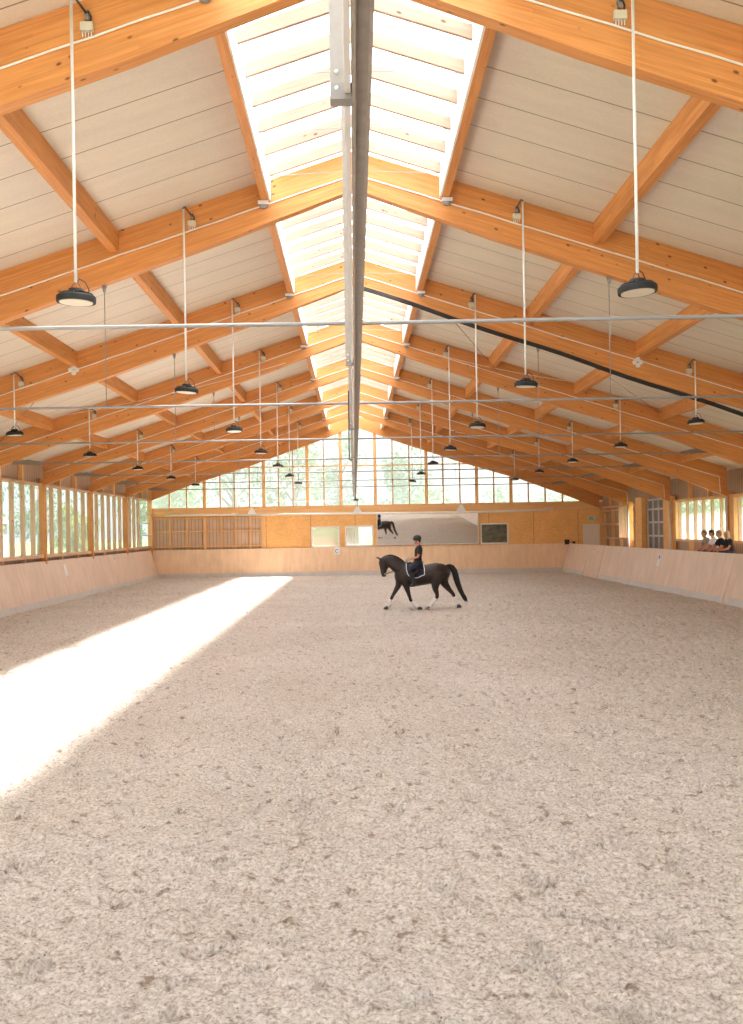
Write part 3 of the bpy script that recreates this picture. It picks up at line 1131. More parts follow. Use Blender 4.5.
# letter plates
def plate(name, label, c, nrm, w, h, letter=None, mark=False):
    c = Vector(c); nrm = Vector(nrm).normalized()
    up = Vector((0, 0, 1)); side = up.cross(nrm).normalized(); u = nrm.cross(side).normalized()
    root = thing(name, label, 'letter plate', c, 'arena letter plates')
    mb = MB()
    mb.beam(c + nrm * 0.008 - u * h / 2, c + nrm * 0.008 + u * h / 2, w, 0.012, up=nrm)
    mb.build('board', M['white'], root)
    mb = MB()
    if letter == 'C':
        pts = []
        for k in range(13):
            a = radians(50 + 260 * k / 12)
            pts.append(c + nrm * 0.016 + side * (cos(a) * h * 0.24) + u * (sin(a) * h * 0.27))
        mb.tube(pts, 0.02, n=6)
        mb.build('letter', M['blue'], root)
    elif mark:
        mb.beam(c + nrm * 0.016 + u * h * 0.12, c + nrm * 0.016 + u * h * 0.42, w * 0.5, 0.006, up=nrm)
        mb.build('letter', M['blue'], root)
    return root


plate('letter_plate', 'white plate with blue letter C on the far end kickboard', (-1.02, 55.70 + 0.86 * 0.3, 1.33), (0, -1, 0.186), 0.30, 0.38, 'C')
kn = Vector((1, 0, 0.28)).normalized()
for (y, z, w, h, lab, mk) in ((38.9, 1.14, 0.30, 0.46, 'blank white plate on the left kickboard below the middle windows', False),
                             (47.0, 1.28, 0.22, 0.26, 'small plate high on the left kickboard near the end corner', True)):
    x = -10.95 - 0.45 * (z + 0.06) / 1.61
    plate('letter_plate', lab, (x, y, z), kn, w, h, None, mk)
kn = Vector((-1, 0, 0.26)).normalized()
for (y, z, w, h, lab, mk) in ((38.9, 1.12, 0.34, 0.46, 'white plate with blue mark on the right kickboard left of the spectators', True),
                             (49.6, 1.28, 0.22, 0.24, 'small plate with blue mark on the short right kickboard section', True),
                             (53.6, 1.22, 0.22, 0.3, 'faint small plate on the last right kickboard', False)):
    x = 11.50 + 0.42 * (z + 0.06) / 1.61
    plate('letter_plate', lab, (x, y, z), kn, w, h, None, mk)
# two small black objects standing behind the corner on the wall ledge
o = MB().box(-0, 0.1, 0, 0.1, 0, 0.1)
t1 = MB().box(11.7, 12.3, YEND - 0.2, YEND, 1.45, 1.50).build('corner_ledge', M['stud'])
tag(t1, 'small timber ledge on the end wall behind the right corner of the kickboard', 'ledge')
for x, s, lab in ((11.86, 1.0, 'larger black box standing on the corner of the kickboard ledge'), (12.24, 0.6, 'smaller black box beside the larger one on the corner ledge')):
    o = thing('speaker_box', lab, 'speaker', (x, YEND - 0.12, 1.50), 'black boxes on the corner ledge')
    MB().box(x - 0.12 * s, x + 0.12 * s, YEND - 0.18, YEND - 0.04, 1.50, 1.50 + 0.26 * s).build('housing', M['black'], o)
    MB().lathe([(0.05 * s, 0), (0.07 * s, 0.01)], (x, YEND - 0.185, 1.50 + 0.13 * s), 16, Matrix.Rotation(radians(90), 3, 'X')).build('cone', M['fin'], o)

# ------------------------------------------------------------------ roof beams
XS = [0, 1.45, 2.3, 4.3, 6.1, 9.13, 11.5, 13.62]


def half_beam(side, y0, y1):
    xe = (XL + 0.0 if side < 0 else XR - 0.06)
    xs = [X0 + side * a for a in XS if a < abs(xe - X0) - 0.05] + [xe]
    low = [(x, zlow(x)) for x in xs]
    top = [(xs[-1], ztop(xs[-1]) - 0.003), (X0, ztop(X0) - 0.003)]
    P = low + top
    if side < 0:
        P = P[::-1]
    mb = MB()
    mb.prism(P, y0, y1, uvf=lambda x, z: (x * 1.05, z + 0.32 * abs(x - X0)))
    return mb


for i, y in enumerate(YB + [YEND - 0.10]):
    last = i == 7
    lab = ('pale orange glulam roof beam against the end wall glazing' if last else
           'orange glulam roof beam spanning the hall, %s of the seven free beams from the camera' % ORD[i])
    r = thing('roof_beam', lab, 'roof beam', (X0, y, 5.0), 'glulam roof beams')
    h = 0.08 if last else 0.10
    half_beam(-1, y - h, y + h).build('rafter', M['glulam'], r)
    half_beam(1, y - h, y + h).build('rafter', M['glulam'], r)

# purlins
bays = list(zip([PY[0]] + YB, YB + [YEND - 0.1]))
bayname = ['before the nearest roof beam'] + ['just behind the %s roof beam' % ORD[k] for k in range(6)] + ['just behind the seventh roof beam']
pname = ['along the skylight edge', 'high on the slope', 'halfway down the slope', 'low on the slope', 'at the eaves']
for k, (a, b_) in enumerate(bays):
    a2, b2 = a + 0.10, b_ - 0.10
    for side in (-1, 1):
        for q, dx in enumerate((1.525, 4.10, 6.65, 9.2, 11.9)):
            if side < 0 and q == 4:
                continue
            x = X0 + side * dx
            if k == 0 and q > 2:
                continue
            zt = ztop(x) - 0.003
            w = 0.13 if q == 0 else 0.16
            hh = 0.34 if q == 0 else 0.33
            # top follows the slope of the ceiling
            xi, xo = x - side * w / 2, x + side * w / 2
            P = [(xi, zt - hh), (xo, zt - hh), (xo, ztop(xo) - 0.003), (xi, ztop(xi) - 0.003)]
            if side < 0:
                P = P[::-1]
            P = [(p[0], p[1]) for p in P]
            mb = MB()
            # pull along y: build as beam-like prism with uv along y
            o_ = random.uniform(0, 40)
            A = [(p[0], a2, p[1]) for p in P]
            B = [(p[0], b2, p[1]) for p in P]
            mb.face(A, [(o_, o_)] * 4)
            mb.face(B[::-1], [(o_, o_)] * 4)
            for e in range(4):
                e2 = (e + 1) % 4
                wd = 0.2
                mb.face([A[e2], A[e], B[e], B[e2]], [(o_ + a2, o_ + e * .4 + wd), (o_ + a2, o_ + e * .4), (o_ + b2, o_ + e * .4), (o_ + b2, o_ + e * .4 + wd)])
            ob = mb.build('purlin', M['glulam'])
            tag(ob, 'orange purlin %s, %s side, %s' % (pname[q], 'left' if side < 0 else 'right', bayname[k]), 'purlin', 'purlins under the roof panels')

# skylight bars
cnt = ['first', 'second', 'third', 'fourth', 'fifth', 'sixth', 'seventh']
for k, (a, b_) in enumerate(bays):
    for j in range(7):
        y = a + 0.84 + 0.91 * j
        if y > b_ - 0.15:
            continue
        mb = MB()
        for side in (-1, 1):
            xe = X0 + side * 1.43
            z0, z1 = 8.90, 9.08
            P = [(X0, z0), (xe, z0 - 0.32 * 1.43), (xe, z1 - 0.32 * 1.43), (X0, z1)]
            if side < 0:
                P = P[::-1]
            mb.prism(P, y - 0.03, y + 0.03, uvf=lambda x, z: (x, z + 0.32 * abs(x - X0)))
        o = mb.build('skylight_bar', M['spruce'])
        tag(o, 'pale timber skylight bar, %s of its row %s' % (cnt[j], bayname[k]), 'skylight bar', 'timber bars of the ridge skylight')
    if k < 5:
        for j in range(3):
            y = a + 2.63 + 1.83 * j
            o = MB().tube([(X0 - 1.43, y, 8.44), (X0, y, 8.50), (X0 + 1.43, y, 8.44)], 0.006, n=5).build('skylight_wire', M['tie'])
            tag(o, 'thin grey skylight wire, %s of three %s' % (cnt[j], bayname[k]), 'wire', 'wires under the ridge skylight')

# ------------------------------------------------------------------ ties, hangers, conduits
for i, y in enumerate(YB):
    r = thing('tie_rod', 'long horizontal grey steel tie rod under the %s roof beam' % ORD[i], 'tie rod', (X0, y, 4.65), 'horizontal tie rods')
    yy = y + 0.02
    xa, xb = -9.35, 9.9
    MB().tube([(xa, yy, 4.67), (-4, yy, 4.665), (X0, yy, 4.66), (4, yy, 4.665), (xb, yy, 4.67)], 0.021, n=10).build('rod', M['tie'], r)
    mb = MB()
    for x0_, s in ((xa, -1), (xb, 1)):
        P = [(x0_, 4.71), (x0_ + s * 0.5, 4.80), (x0_ + s * 0.95, 4.74), (x0_ + s * 0.95, 4.66), (x0_, 4.63)]
        mb = MB()
        if s < 0:
            mb.prism([(p[0], p[1]) for p in P], y - 0.02, y + 0.02)
        else:
            mb.prism([(p[0], p[1]) for p in P[::-1]], y - 0.02, y + 0.02)
        mb.build('end_plate', M['plate'], r)
    for s in (-1, 1):
        x = X0 + s * 4.3
        o = MB().tube([(x, yy, 4.69), (x, yy, zlow(x) - 0.10)], 0.008, n=6)
        o.tube([(x, yy, zlow(x) - 0.12), (x, yy, zlow(x) - 0.005)], [0.02, 0.045], n=8)
        ob = o.build('hanger_rod', M['tie'])
        tag(ob, 'thin vertical hanger rod on the %s half of the %s tie rod' % ('left' if s < 0 else 'right', ORD[i]), 'hanger', 'thin hangers of the tie rods')
    # conduits along the beam face, slack between clips
    for s in (-1, 1):
        xe = XL if s < 0 else XR - 0.1
        if s > 0 and i in (4, 5):
            xe = XR - 0.3
        pts = []
        x = X0 + s * 0.02
        n_ = 26
        for q in range(n_ + 1):
            xx = X0 + s * 0.05 + (xe - X0 - s * 0.1) * q / n_
            zz = 8.52 - 0.323 * abs(xx - X0) - 0.012 * abs(sin(q * 1.3 + i))
            zz = max(zz, zlow(xx) + 0.08)
            pts.append((xx, y - 0.115, zz))
        if s > 0 and i >= 3:
            pts.append((xe - 0.02, y - 0.12, zlow(xe) + 0.05))
        o = MB().tube(pts, 0.0135, n=6).build('conduit', M['cable_white'])
        tag(o, 'white cable conduit along the %s half of the %s roof beam' % ('left' if s < 0 else 'right', ORD[i]), 'conduit', 'white conduits on the roof beams')
        # round grey fitting near the skylight edge
        x = X0 + s * 1.55
        z = 8.52 - 0.323 * 1.55 + 0.02
        f_ = thing('cable_fitting', 'round grey fitting by the skylight edge on the %s half of the %s roof beam' % ('left' if s < 0 else 'right', ORD[i]),
                   'fitting', (x, y - 0.16, z - 0.08), 'round grey fittings on the beams')
        MB().lathe([(0.085, 0), (0.085, 0.05), (0.05, 0.07)], (x, y - 0.105, z), 16, Matrix.Rotation(radians(90), 3, 'X')).build('drum', M['steel'], f_)
        MB().box(x - 0.09, x + 0.09, y - 0.19, y - 0.17, z - 0.02, z + 0.04).build('clamp', M['rod_white'], f_)
# clover shaped fittings halfway down the third beam
for s, xx, zz in ((-1, -6.55, 6.38), (1, 6.72, 6.33)):
    mb = MB()
    for q in range(4):
        a = pi / 2 * q
        mb.lathe([(0.055, 0), (0.055, 0.03), (0.03, 0.04)], (xx + 0.075 * cos(a), YB[2] - 0.10, zz + 0.075 * sin(a)), 10, Matrix.Rotation(radians(90), 3, 'X'))
    o = mb.build('clover_fitting', M['rod_white'])
    tag(o, 'clover shaped pale fitting on the %s half of the third roof beam' % ('left' if s < 0 else 'right'), 'fitting')
# thick black cable bundle along the right half of the third beam
mb = MB()
for dz, dy in ((0, 0), (0.036, 0.01), (-0.034, 0.0)):
    pts = []
    for q in range(25):
        x = 0.3 + (12.6 - 0.3) * q / 24
        pts.append((x, YB[2] - 0.16 + dy, 8.16 - 0.352 * (x - 0.3) + 0.02 * sin(q * 0.9) + dz))
    mb.tube(pts, 0.019, n=6)
o = mb.build('cable_bundle', M['cable_black'])
tag(o, 'thick black cable bundle running down the right half of the third roof beam', 'cable')
# slack white wires strung between beams
for (pa, pb, sag, lab) in (((1.7, YB[3] - 0.2, 7.98), (9.4, YB[3] - 0.25, 6.55), 0.25, 'slack white wire strung below the right conduit of the fourth roof beam'),
                           ((-9.0, YB[3] - 0.2, 6.05), (-2.0, YB[3] - 0.2, 7.55), 0.12, 'slack white wire strung below the left conduit of the fourth roof beam')):
    pa, pb = Vector(pa), Vector(pb)
    pts = [pa.lerp(pb, t / 16) - Vector((0, 0, sag * 4 * (t / 16) * (1 - t / 16))) for t in range(17)]
    o = MB().tube(pts, 0.008, n=5).build('slack_wire', M['cable_white'])
    tag(o, lab, 'wire')
# dark wind-bracing cables in the roof plane
for (pa, pb, lab) in (((4.1, YB[2], 7.45), (9.3, YB[3], 5.85), 'thin dark bracing cable across the right roof between third and fourth beams'),
                      ((2.0, YB[2], 7.9), (4.4, YB[3], 7.2), 'thin dark bracing cable high on the right roof beyond the third beam'),
                      ((-6.4, YB[2], 6.9), (-11.0, YB[3], 5.0), 'thin dark bracing cable across the left roof between third and fourth beams')):
    o = MB().tube([pa, pb], 0.009, n=5).build('bracing_cable', M['dark_steel'])
    tag(o, lab, 'cable')

# ------------------------------------------------------------------ ridge rail, posts, sprinkler boom
r = thing('ridge_rail', 'long galvanised steel rail hanging along the middle of the hall', 'rail', (0.045, 25, 4.2))
mb = MB()
ya, yb = -2.5, 54.9
mb.box(0.018, 0.032, ya, yb, 4.19, 4.33)
mb.box(0.032, 0.078, ya, yb, 4.215, 4.225)
mb.box(0.078, 0.092, ya, yb, 4.20, 4.33)
mb.box(0.016, 0.046, ya, yb, 4.33, 4.345)
mb.box(0.064, 0.094, ya, yb, 4.33, 4.345)
mb.build('rail_profile', M['rail_steel'], r)
MB().box(-0.010, 0.012, ya, yb, 4.215, 4.30).build('side_profile', M['rod_white'], r)
HY = [PY[0]] + YB
for i, y in enumerate(HY):
    r = thing('rail_post', 'galvanised flat post holding the ridge rail, %s from the camera' % ('nearest', 'second', 'third', 'fourth', 'fifth', 'sixth', 'seventh', 'eighth')[i],
              'rail post', (-0.05, y, 4.2), 'posts holding the ridge rail')
    zt = zlow(0.0) if i else 8.9
    PO = 0.16 if i else -0.10
    MB().box(-0.068, -0.016, y - PO, y - PO + 0.06, 4.20, zt + (0.15 if i else 0)).build('post', M['rail_steel'], r)
    fb = MB().box(-0.0682, 0.0175, y - PO - 0.005, y - PO + 0.065, 4.192, 4.255).build('foot_bracket', M['steel'], r)
    mb = MB()
    for z in (4.235, 4.30):
        mb.lathe([(0.009, 0), (0.009, 0.008), (0.004, 0.014)], (-0.042, y - PO, z), 8, Matrix.Rotation(radians(90), 3, 'X'))
    mb.build('bolt', M['rod_white'], fb)
r = thing('hanging_cable', 'dark cable with a hook end hanging beside the ridge rail', 'cable', (-0.06, 17.3, 3.7))
MB().tube([(-0.072, 16.86, 4.85), (-0.075, 16.86, 3.74), (-0.07, 16.86, 3.69), (-0.05, 16.86, 3.675), (-0.02, 16.86, 3.69)], 0.010, n=6).build('cable', M['cable_black'], r)
b_ = thing('sprinkler_boom', 'long white sprinkler pipe hanging across the hall before the end wall', 'sprinkler boom', (0.2, 54.5, 3.3))
MB().tube([(-10.3, 54.5, 3.47), (-6.4, 54.5, 3.46)], 0.045, n=8).tube([(-6.6, 54.5, 3.43), (7, 54.5, 3.36), (10.8, 54.5, 3.42)], 0.055, n=8).build('pipe', M['white'], b_)
for x in (-5.6, 0.15, 5.8):
    MB().prism([(x - 0.28, 3.40), (x + 0.28, 3.40), (x + 0.07, 3.78), (x - 0.07, 3.78)], 54.46, 54.54).build('carrier', M['white'], b_)
    MB().tube([(x, 54.5, 3.78), (x, 54.5, 4.15 if abs(x) < 1 else 4.05)], 0.02).build('nozzle_pipe', M['dark_steel'] if abs(x) < 1 else M['white'], b_)
mb = MB()
mb.box(-0.05, 0.22, 54.3, 54.7, 4.10, 4.19)
mb.build('trolley', M['dark_steel'], b_)
for x in (-5.6, 5.8):
    MB().tube([(x, 54.5, 4.04), (0.1, 54.5, 4.14)], 0.009, n=5).build('stay', M['white'], b_)

# ------------------------------------------------------------------ pendant lamps
def lamp_proto():
    x, y, z = 0, 0, 4.84
    r = thing('pendant_lamp', 'x', 'pendant lamp', (0, 0, z), 'round black pendant lamps')
    ring = MB().lathe([(0.165, 0.004), (0.17, 0.0), (0.194, 0.0), (0.197, 0.02), (0.197, 0.055), (0.185, 0.068), (0.10, 0.075)], (x, y, z), 36).build('reflector_ring', M['black'], r)
    MB().lathe([(0.165, -0.004), (0.165, 0.003)], (x, y, z), 32).build('lens', M['lens'], ring)
    mb = MB()
    for q in range(24):
        a = 2 * pi * q / 24
        mb.beam((x + 0.075 * cos(a), y + 0.075 * sin(a), z + 0.088), (x + 0.165 * cos(a), y + 0.165 * sin(a), z + 0.075), 0.006, 0.03)
    mb.build('cooling_fins', M['fin'], ring)
    MB().lathe([(0.08, 0.06), (0.085, 0.10), (0.075, 0.135), (0.03, 0.145)], (x, y, z), 20).build('driver', M['black'], r)
    MB().tube([(x - 0.07, y, z + 0.10), (x - 0.035, y, z + 0.17), (x, y, z + 0.215), (x + 0.01, y, z + 0.215), (x + 0.035, y, z + 0.17), (x + 0.07, y, z + 0.10)], 0.006, n=6).build('bracket', M['dark_steel'], r)
    MB().tube([(x, y, z + 0.20), (x + 0.03, y, z + 0.24), (x + 0.09, y, z + 0.21), (x + 0.125, y, z + 0.14), (x + 0.12, y, z + 0.07)], 0.006, n=6).build('cord', M['cable_black'], r)
    return r


def box_proto():
    r = thing('junction_box', 'x', 'junction box', (0, 0, 0), 'beige junction boxes on the beams')
    hb = MB().box(-0.065, 0.065, -0.06, 0.0, -0.045, 0.045).build('housing', M['beige'], r)
    mb = MB()
    for q in range(4):
        mb.tube([(-0.045 + 0.03 * q, -0.03, -0.045), (-0.045 + 0.03 * q, -0.03, -0.10)], 0.006, n=6)
    mb.build('cable_gland', M['cable_white'], hb)
    MB().tube([(0.04, -0.03, 0.045), (0.045, -0.04, 0.10), (0.015, -0.05, 0.16)], 0.011, n=6).build('cable', M['cable_black'], r)
    MB().box(-0.02, 0.02, -0.05, 0.0, 0.07, 0.13).box(-0.028, 0.028, -0.03, 0.0, 0.13, 0.17).build('beam_clamp', M['steel'], r)
    return r


LP, BP = lamp_proto(), box_proto()
first = True
for i, y in enumerate(YB):
    for s in (-1, 1):
        for q, dx in enumerate((2.85, 7.95)):
            if q == 1 and i < 2:
                continue
            x = (-2.77 if s < 0 else 2.89) if q == 0 else (-7.88 if s < 0 else 7.98)
            yl = y - 0.35
            lab = 'black disc pendant lamp in the %s %s row, before the %s roof beam' % (('inner', 'outer')[q], 'left' if s < 0 else 'right', ORD[i])
            if first:
                L, Bx = LP, BP
                L.location = (x, yl, 4.84)
                L['label'] = lab
            else:
                L = dup(LP, (x, yl, 4.84), lab)
                Bx = dup(BP, (0, 0, 0))
            L.rotation_euler = (radians(random.uniform(-3, 3)), radians(random.choice((-1, 1)) * random.uniform(1, 4)), random.uniform(-0.6, 0.6))
            zt = ztop(x) - 0.10
            zc = 8.52 - 0.323 * abs(x - X0)
            Bx.location = (x + (0.10 if s < 0 else -0.07), y - 0.105, zc + 0.13)
            Bx['label'] = 'beige junction box of the %s %s lamp on the %s roof beam' % (('inner', 'outer')[q], 'left' if s < 0 else 'right', ORD[i])
            # stem from the clamp arm down to the lamp
            st = thing('lamp_stem', 'white stem holding the %s %s lamp before the %s roof beam' % (('inner', 'outer')[q], 'left' if s < 0 else 'right', ORD[i]),
                       'lamp stem', (x, yl, 5.04), 'white stems of the pendant lamps')
            MB().tube([(x, yl, 5.04), (x, yl, zt)], 0.0165, n=10).build('tube', M['rod_white'], st)
            MB().tube([(x, yl, zt - 0.05), (x, yl, zt + 0.02), (x + (0.02 if s < 0 else -0.02), yl + 0.05, zt + 0.05),
                       (Bx.location.x - 0.0, y - 0.12, zc + 0.27)], 0.014, n=6).build('arm', M['dark_steel'], st)
            first = False

# ------------------------------------------------------------------ horse
U = 0.00504


def hp(cx, cy, yoff=0.0):
    x = (cx - 275) * U
    z = (672 - cy) * U - 0.0173 * x
    return Vector((HX + x, HY0 + yoff, z))


# measured outline is laid out along x; HX, HY0 place it in the hall
HX, HY0 = 1.55, 31.2
horse = thing('horse', 'dark bay horse trotting left across the sand with white leg bandages', 'horse', (HX + 0.6, HY0, 0))


def hsec(lst, yoff=0.0):
    return [(hp(cx, cy, yoff + (e[0] if e else 0)), a, b) for (cx, cy, a, b, *e) in lst]


def leg_secs(pts, yoff):
    return [(hp(cx, cy, yoff), r_, r_ * 0.92) for cx, cy, r_ in pts]


LEGS = {
    'fore_far': (0.15, [(248, 455, 0.15), (238, 500, 0.125), (230, 530, 0.095), (212, 562, 0.068), (196, 588, 0.052), (189, 602, 0.054), (181, 617, 0.038), (170, 640, 0.034), (164, 651, 0.044), (157, 662, 0.036)], (152, 670, 205)),
    'fore_near': (-0.15, [(268, 460, 0.15), (272, 505, 0.125), (280, 535, 0.095), (290, 570, 0.066), (299, 600, 0.052), (303, 613, 0.054), (312, 625, 0.038), (331, 643, 0.034), (342, 652, 0.044), (352, 661, 0.036)], (361, 668, 130)),
    'hind_near': (-0.15, [(488, 440, 0.22), (470, 480, 0.20), (456, 515, 0.14), (457, 548, 0.092), (466, 575, 0.064), (467, 592, 0.062), (455, 605, 0.046), (434, 630, 0.037), (418, 648, 0.046), (411, 660, 0.038)], (405, 671, 215)),
    'hind_far': (0.15, [(515, 445, 0.20), (512, 480, 0.17), (520, 515, 0.125), (545, 548, 0.085), (565, 572, 0.062), (574, 584, 0.060), (577, 600, 0.044), (588, 624, 0.036), (595, 640, 0.045), (600, 649, 0.037)], (606, 657, 155)),
}
mb = MB()
torso = [(207, 462, 0.08, 0.07), (216, 462, 0.19, 0.15), (235, 463, 0.285, 0.22), (262, 461, 0.345, 0.27), (300, 463, 0.345, 0.30), (345, 465, 0.325, 0.315),
         (390, 460, 0.31, 0.315), (430, 452, 0.315, 0.30), (470, 446, 0.31, 0.29), (505, 446, 0.285, 0.27), (530, 446, 0.23, 0.23), (545, 446, 0.16, 0.16), (552, 447, 0.07, 0.07)]
mb.loft([(hp(cx, cy), a, b) for cx, cy, a, b in torso], 20, ref=(0, 1, 0))
mb.loft([(hp(cx, cy), a, b) for cx, cy, a, b in [(272, 430, 0.235, 0.17), (248, 420, 0.225, 0.15), (226, 402, 0.225, 0.115), (205, 387, 0.205, 0.10), (183, 371, 0.17, 0.09), (160, 361, 0.115, 0.085), (145, 358, 0.07, 0.06)]], 16, ref=(0, 1, 0))
mb.loft([(hp(cx, cy), a, b) for cx, cy, a, b in [(146, 350, 0.05, 0.05), (141, 362, 0.13, 0.095), (144, 382, 0.172, 0.105), (145, 402, 0.160, 0.095), (141, 424, 0.118, 0.07), (139, 445, 0.090, 0.06), (141, 460, 0.078, 0.06), (144, 471, 0.045, 0.045)]], 16, ref=(0, 1, 0))
for nm, (yo, pts, _) in LEGS.items():
    mb.loft(leg_secs(pts, yo), 14, ref=(0, 1, 0))
# ears
for yo in (-0.05, 0.05):
    mb.loft([(hp(124, 362, yo), 0.03, 0.025), (hp(110, 355, yo), 0.032, 0.022), (hp(100, 351, yo), 0.022, 0.016), (hp(93, 348, yo * 1.1), 0.008, 0.008)], 8, ref=(0, 1, 0))
body = mb.build('body', M['coat'], horse)
organic(body, 0.016, 5)
for nm, (yo, pts, (hx_, hy_, ang)) in LEGS.items():
    # bandage over the cannon, knee to fetlock
    mb = MB()
    def lp(a, b, t):
        return tuple(a[j] + (b[j] - a[j]) * t for j in range(3))
    sel = [lp(pts[5], pts[6], 0.75), pts[6], pts[7], pts[8], lp(pts[8], pts[9], 0.5)]
    mb.loft([(hp(cx, cy, yo), r_ + 0.020, r_ + 0.018) for cx, cy, r_ in sel], 14, ref=(0, 1, 0))
    mb.build('bandage', M['bandage'], horse)
    # hoof: cone frustum tilted with the pastern
    a = Vector(hp(pts[-1][0], pts[-1][1], yo))
    c = Vector(hp(hx_, hy_, yo))
    c.z = max(c.z, 0.012)
    d = (c - a).normalized()
    mb = MB()
    mb.loft([(a + d * 0.0, 0.050, 0.048), (c + d * 0.0, 0.074, 0.062), (c + d * 0.035 if c.z > 0.06 else Vector((c.x, c.y, 0.0)), 0.082, 0.066)], 14, ref=(0, 1, 0))
    mb.build('hoof', M['hoof_l'] if nm == 'hind_near' else M['hoof'], horse)
# mane braided along the crest, and tail
mb = MB()
crest = [(128, 358), (150, 345), (172, 338), (192, 337), (212, 343), (232, 352), (252, 366), (270, 381)]
mb.loft([(hp(cx, cy + 3), 0.035, 0.03) for cx, cy in crest], 10, ref=(0, 1, 0))
for k in range(12):
    t = k / 11 * (len(crest) - 1)
    i0 = min(int(t), len(crest) - 2)
    cx = crest[i0][0] + (crest[i0 + 1][0] - crest[i0][0]) * (t - i0)
    cy = crest[i0][1] + (crest[i0 + 1][1] - crest[i0][1]) * (t - i0)
    mb.blob(hp(cx, cy - 1), 0.022, 0.02, 0.022, 8, 6)
mb.build('mane', M['mane'], horse)
mb = MB()
mb.loft([(hp(cx, cy), a, a * 0.8) for cx, cy, a in [(528, 402, 0.03), (545, 402, 0.06), (563, 411, 0.085), (578, 436, 0.10), (586, 468, 0.098), (596, 505, 0.09), (610, 545, 0.08), (626, 580, 0.065), (640, 604, 0.07), (650, 618, 0.03)]], 14, ref=(0, 1, 0))
rr = random.Random(4)
for k in range(26):
    yo = rr.uniform(-0.05, 0.05)
    ox = rr.uniform(-9, 9)
    mb.tube([hp(585 + ox, 470, yo), hp(612 + ox, 548, yo), hp(638 + ox, 600, yo), hp(648 + ox * 1.3, 620 + rr.uniform(-6, 8), yo)], [0.018, 0.016, 0.012, 0.004], n=5)
mb.build('tail', M['mane'], horse)
# saddle pad (cloth with a pale edge), saddle, girth, bridle, reins, stirrup
pad_out = [(280, 386), (300, 381), (345, 391), (385, 388), (389, 420), (388, 455), (370, 462), (345, 474), (318, 474), (300, 468), (286, 452), (279, 425)]


def tor_half(cx):
    for (a, b) in zip(torso, torso[1:]):
        if a[0] <= cx <= b[0]:
            t = (cx - a[0]) / (b[0] - a[0])
            return [a[j] + (b[j] - a[j]) * t for j in range(1, 4)]
    return torso[-1][1:]


def wrap(cx, cy, side, off):
    """point on the barrel surface at outline position, pushed out by off"""
    yc, rh, rw = tor_half(cx)
    dz = (yc - cy) * U
    t = max(-0.98, min(0.98, dz / (rh + off)))
    return hp(cx, cy, side * (rw + off) * sqrt(1 - t * t))


for side in (-1, 1):
    mb = MB()
    cxm, cym = 335, 428
    rings = []
    for s_ in (0.0, 0.35, 0.7, 1.0):
        rings.append([wrap(cxm + (x - cxm) * s_, cym + (y - cym) * s_, side, 0.028) for x, y in pad_out])
    n_ = len(pad_out)
    for a, b in zip(rings, rings[1:]):
        for k in range(n_):
            q = [a[k], a[(k + 1) % n_], b[(k + 1) % n_], b[k]]
            mb.face(q if side < 0 else q[::-1], smooth=True)
    o = spad = mb.build('saddle_pad', M['navy'], horse)
    sol = o.modifiers.new('thick', 'SOLIDIFY'); sol.thickness = 0.02; sol.offset = 0
    mb = MB()
    edge = [wrap(x, y, side, 0.036) for x, y in pad_out[3:] + pad_out[:1]]
    mb.tube(edge, 0.014, n=6)
    mb.build('pad_trim', M['pad_trim'], spad)
    # saddle flap and girth
    mb = MB()
    flap = [(300, 392), (345, 398), (352, 430), (340, 460), (318, 462), (302, 445), (294, 415)]
    P = [wrap(x, y, side, 0.055) for x, y in flap]
    c = wrap(322, 425, side, 0.062)
    for k in range(len(P)):
        q = [c, P[k], P[(k + 1) % len(P)]]
        mb.face(q if side < 0 else q[::-1], smooth=True)
    o = mb.build('saddle_flap', M['leather'], horse)
    sol = o.modifiers.new('thick', 'SOLIDIFY'); sol.thickness = 0.02; sol.offset = 0
mb = MB()
mb.loft([(hp(300, 384), 0.05, 0.05), (hp(312, 392), 0.05, 0.12), (hp(335, 396), 0.045, 0.15), (hp(360, 392), 0.05, 0.17), (hp(378, 384), 0.045, 0.15), (hp(385, 377), 0.02, 0.08)], 14, ref=(0, 1, 0))
mb.build('saddle', M['leather'], horse)
mb = MB()
pts = []
for k in range(25):
    a = 2 * pi * k / 24
    yc, rh, rw = tor_half(308)
    pts.append(hp(308, yc, (rw + 0.012) * sin(a)) + Vector((0, 0, (rh + 0.012) * cos(a))))
for a, b in zip(pts, pts[1:]):
    mb.beam(a, b, 0.10, 0.012, up=(b - a).cross(Vector((1, 0, 0))))
mb.build('girth', M['leather'], horse)
mb = MB()


def head_ring(cx, cy, rh, rw, tilt):
    pts = []
    c = hp(cx, cy)
    ax = Vector((cos(tilt), 0, sin(tilt)))
    for k in range(17):
        a = 2 * pi * k / 16
        pts.append(c + ax * (rh * cos(a)) + Vector((0, rw * sin(a), 0)))
    return pts


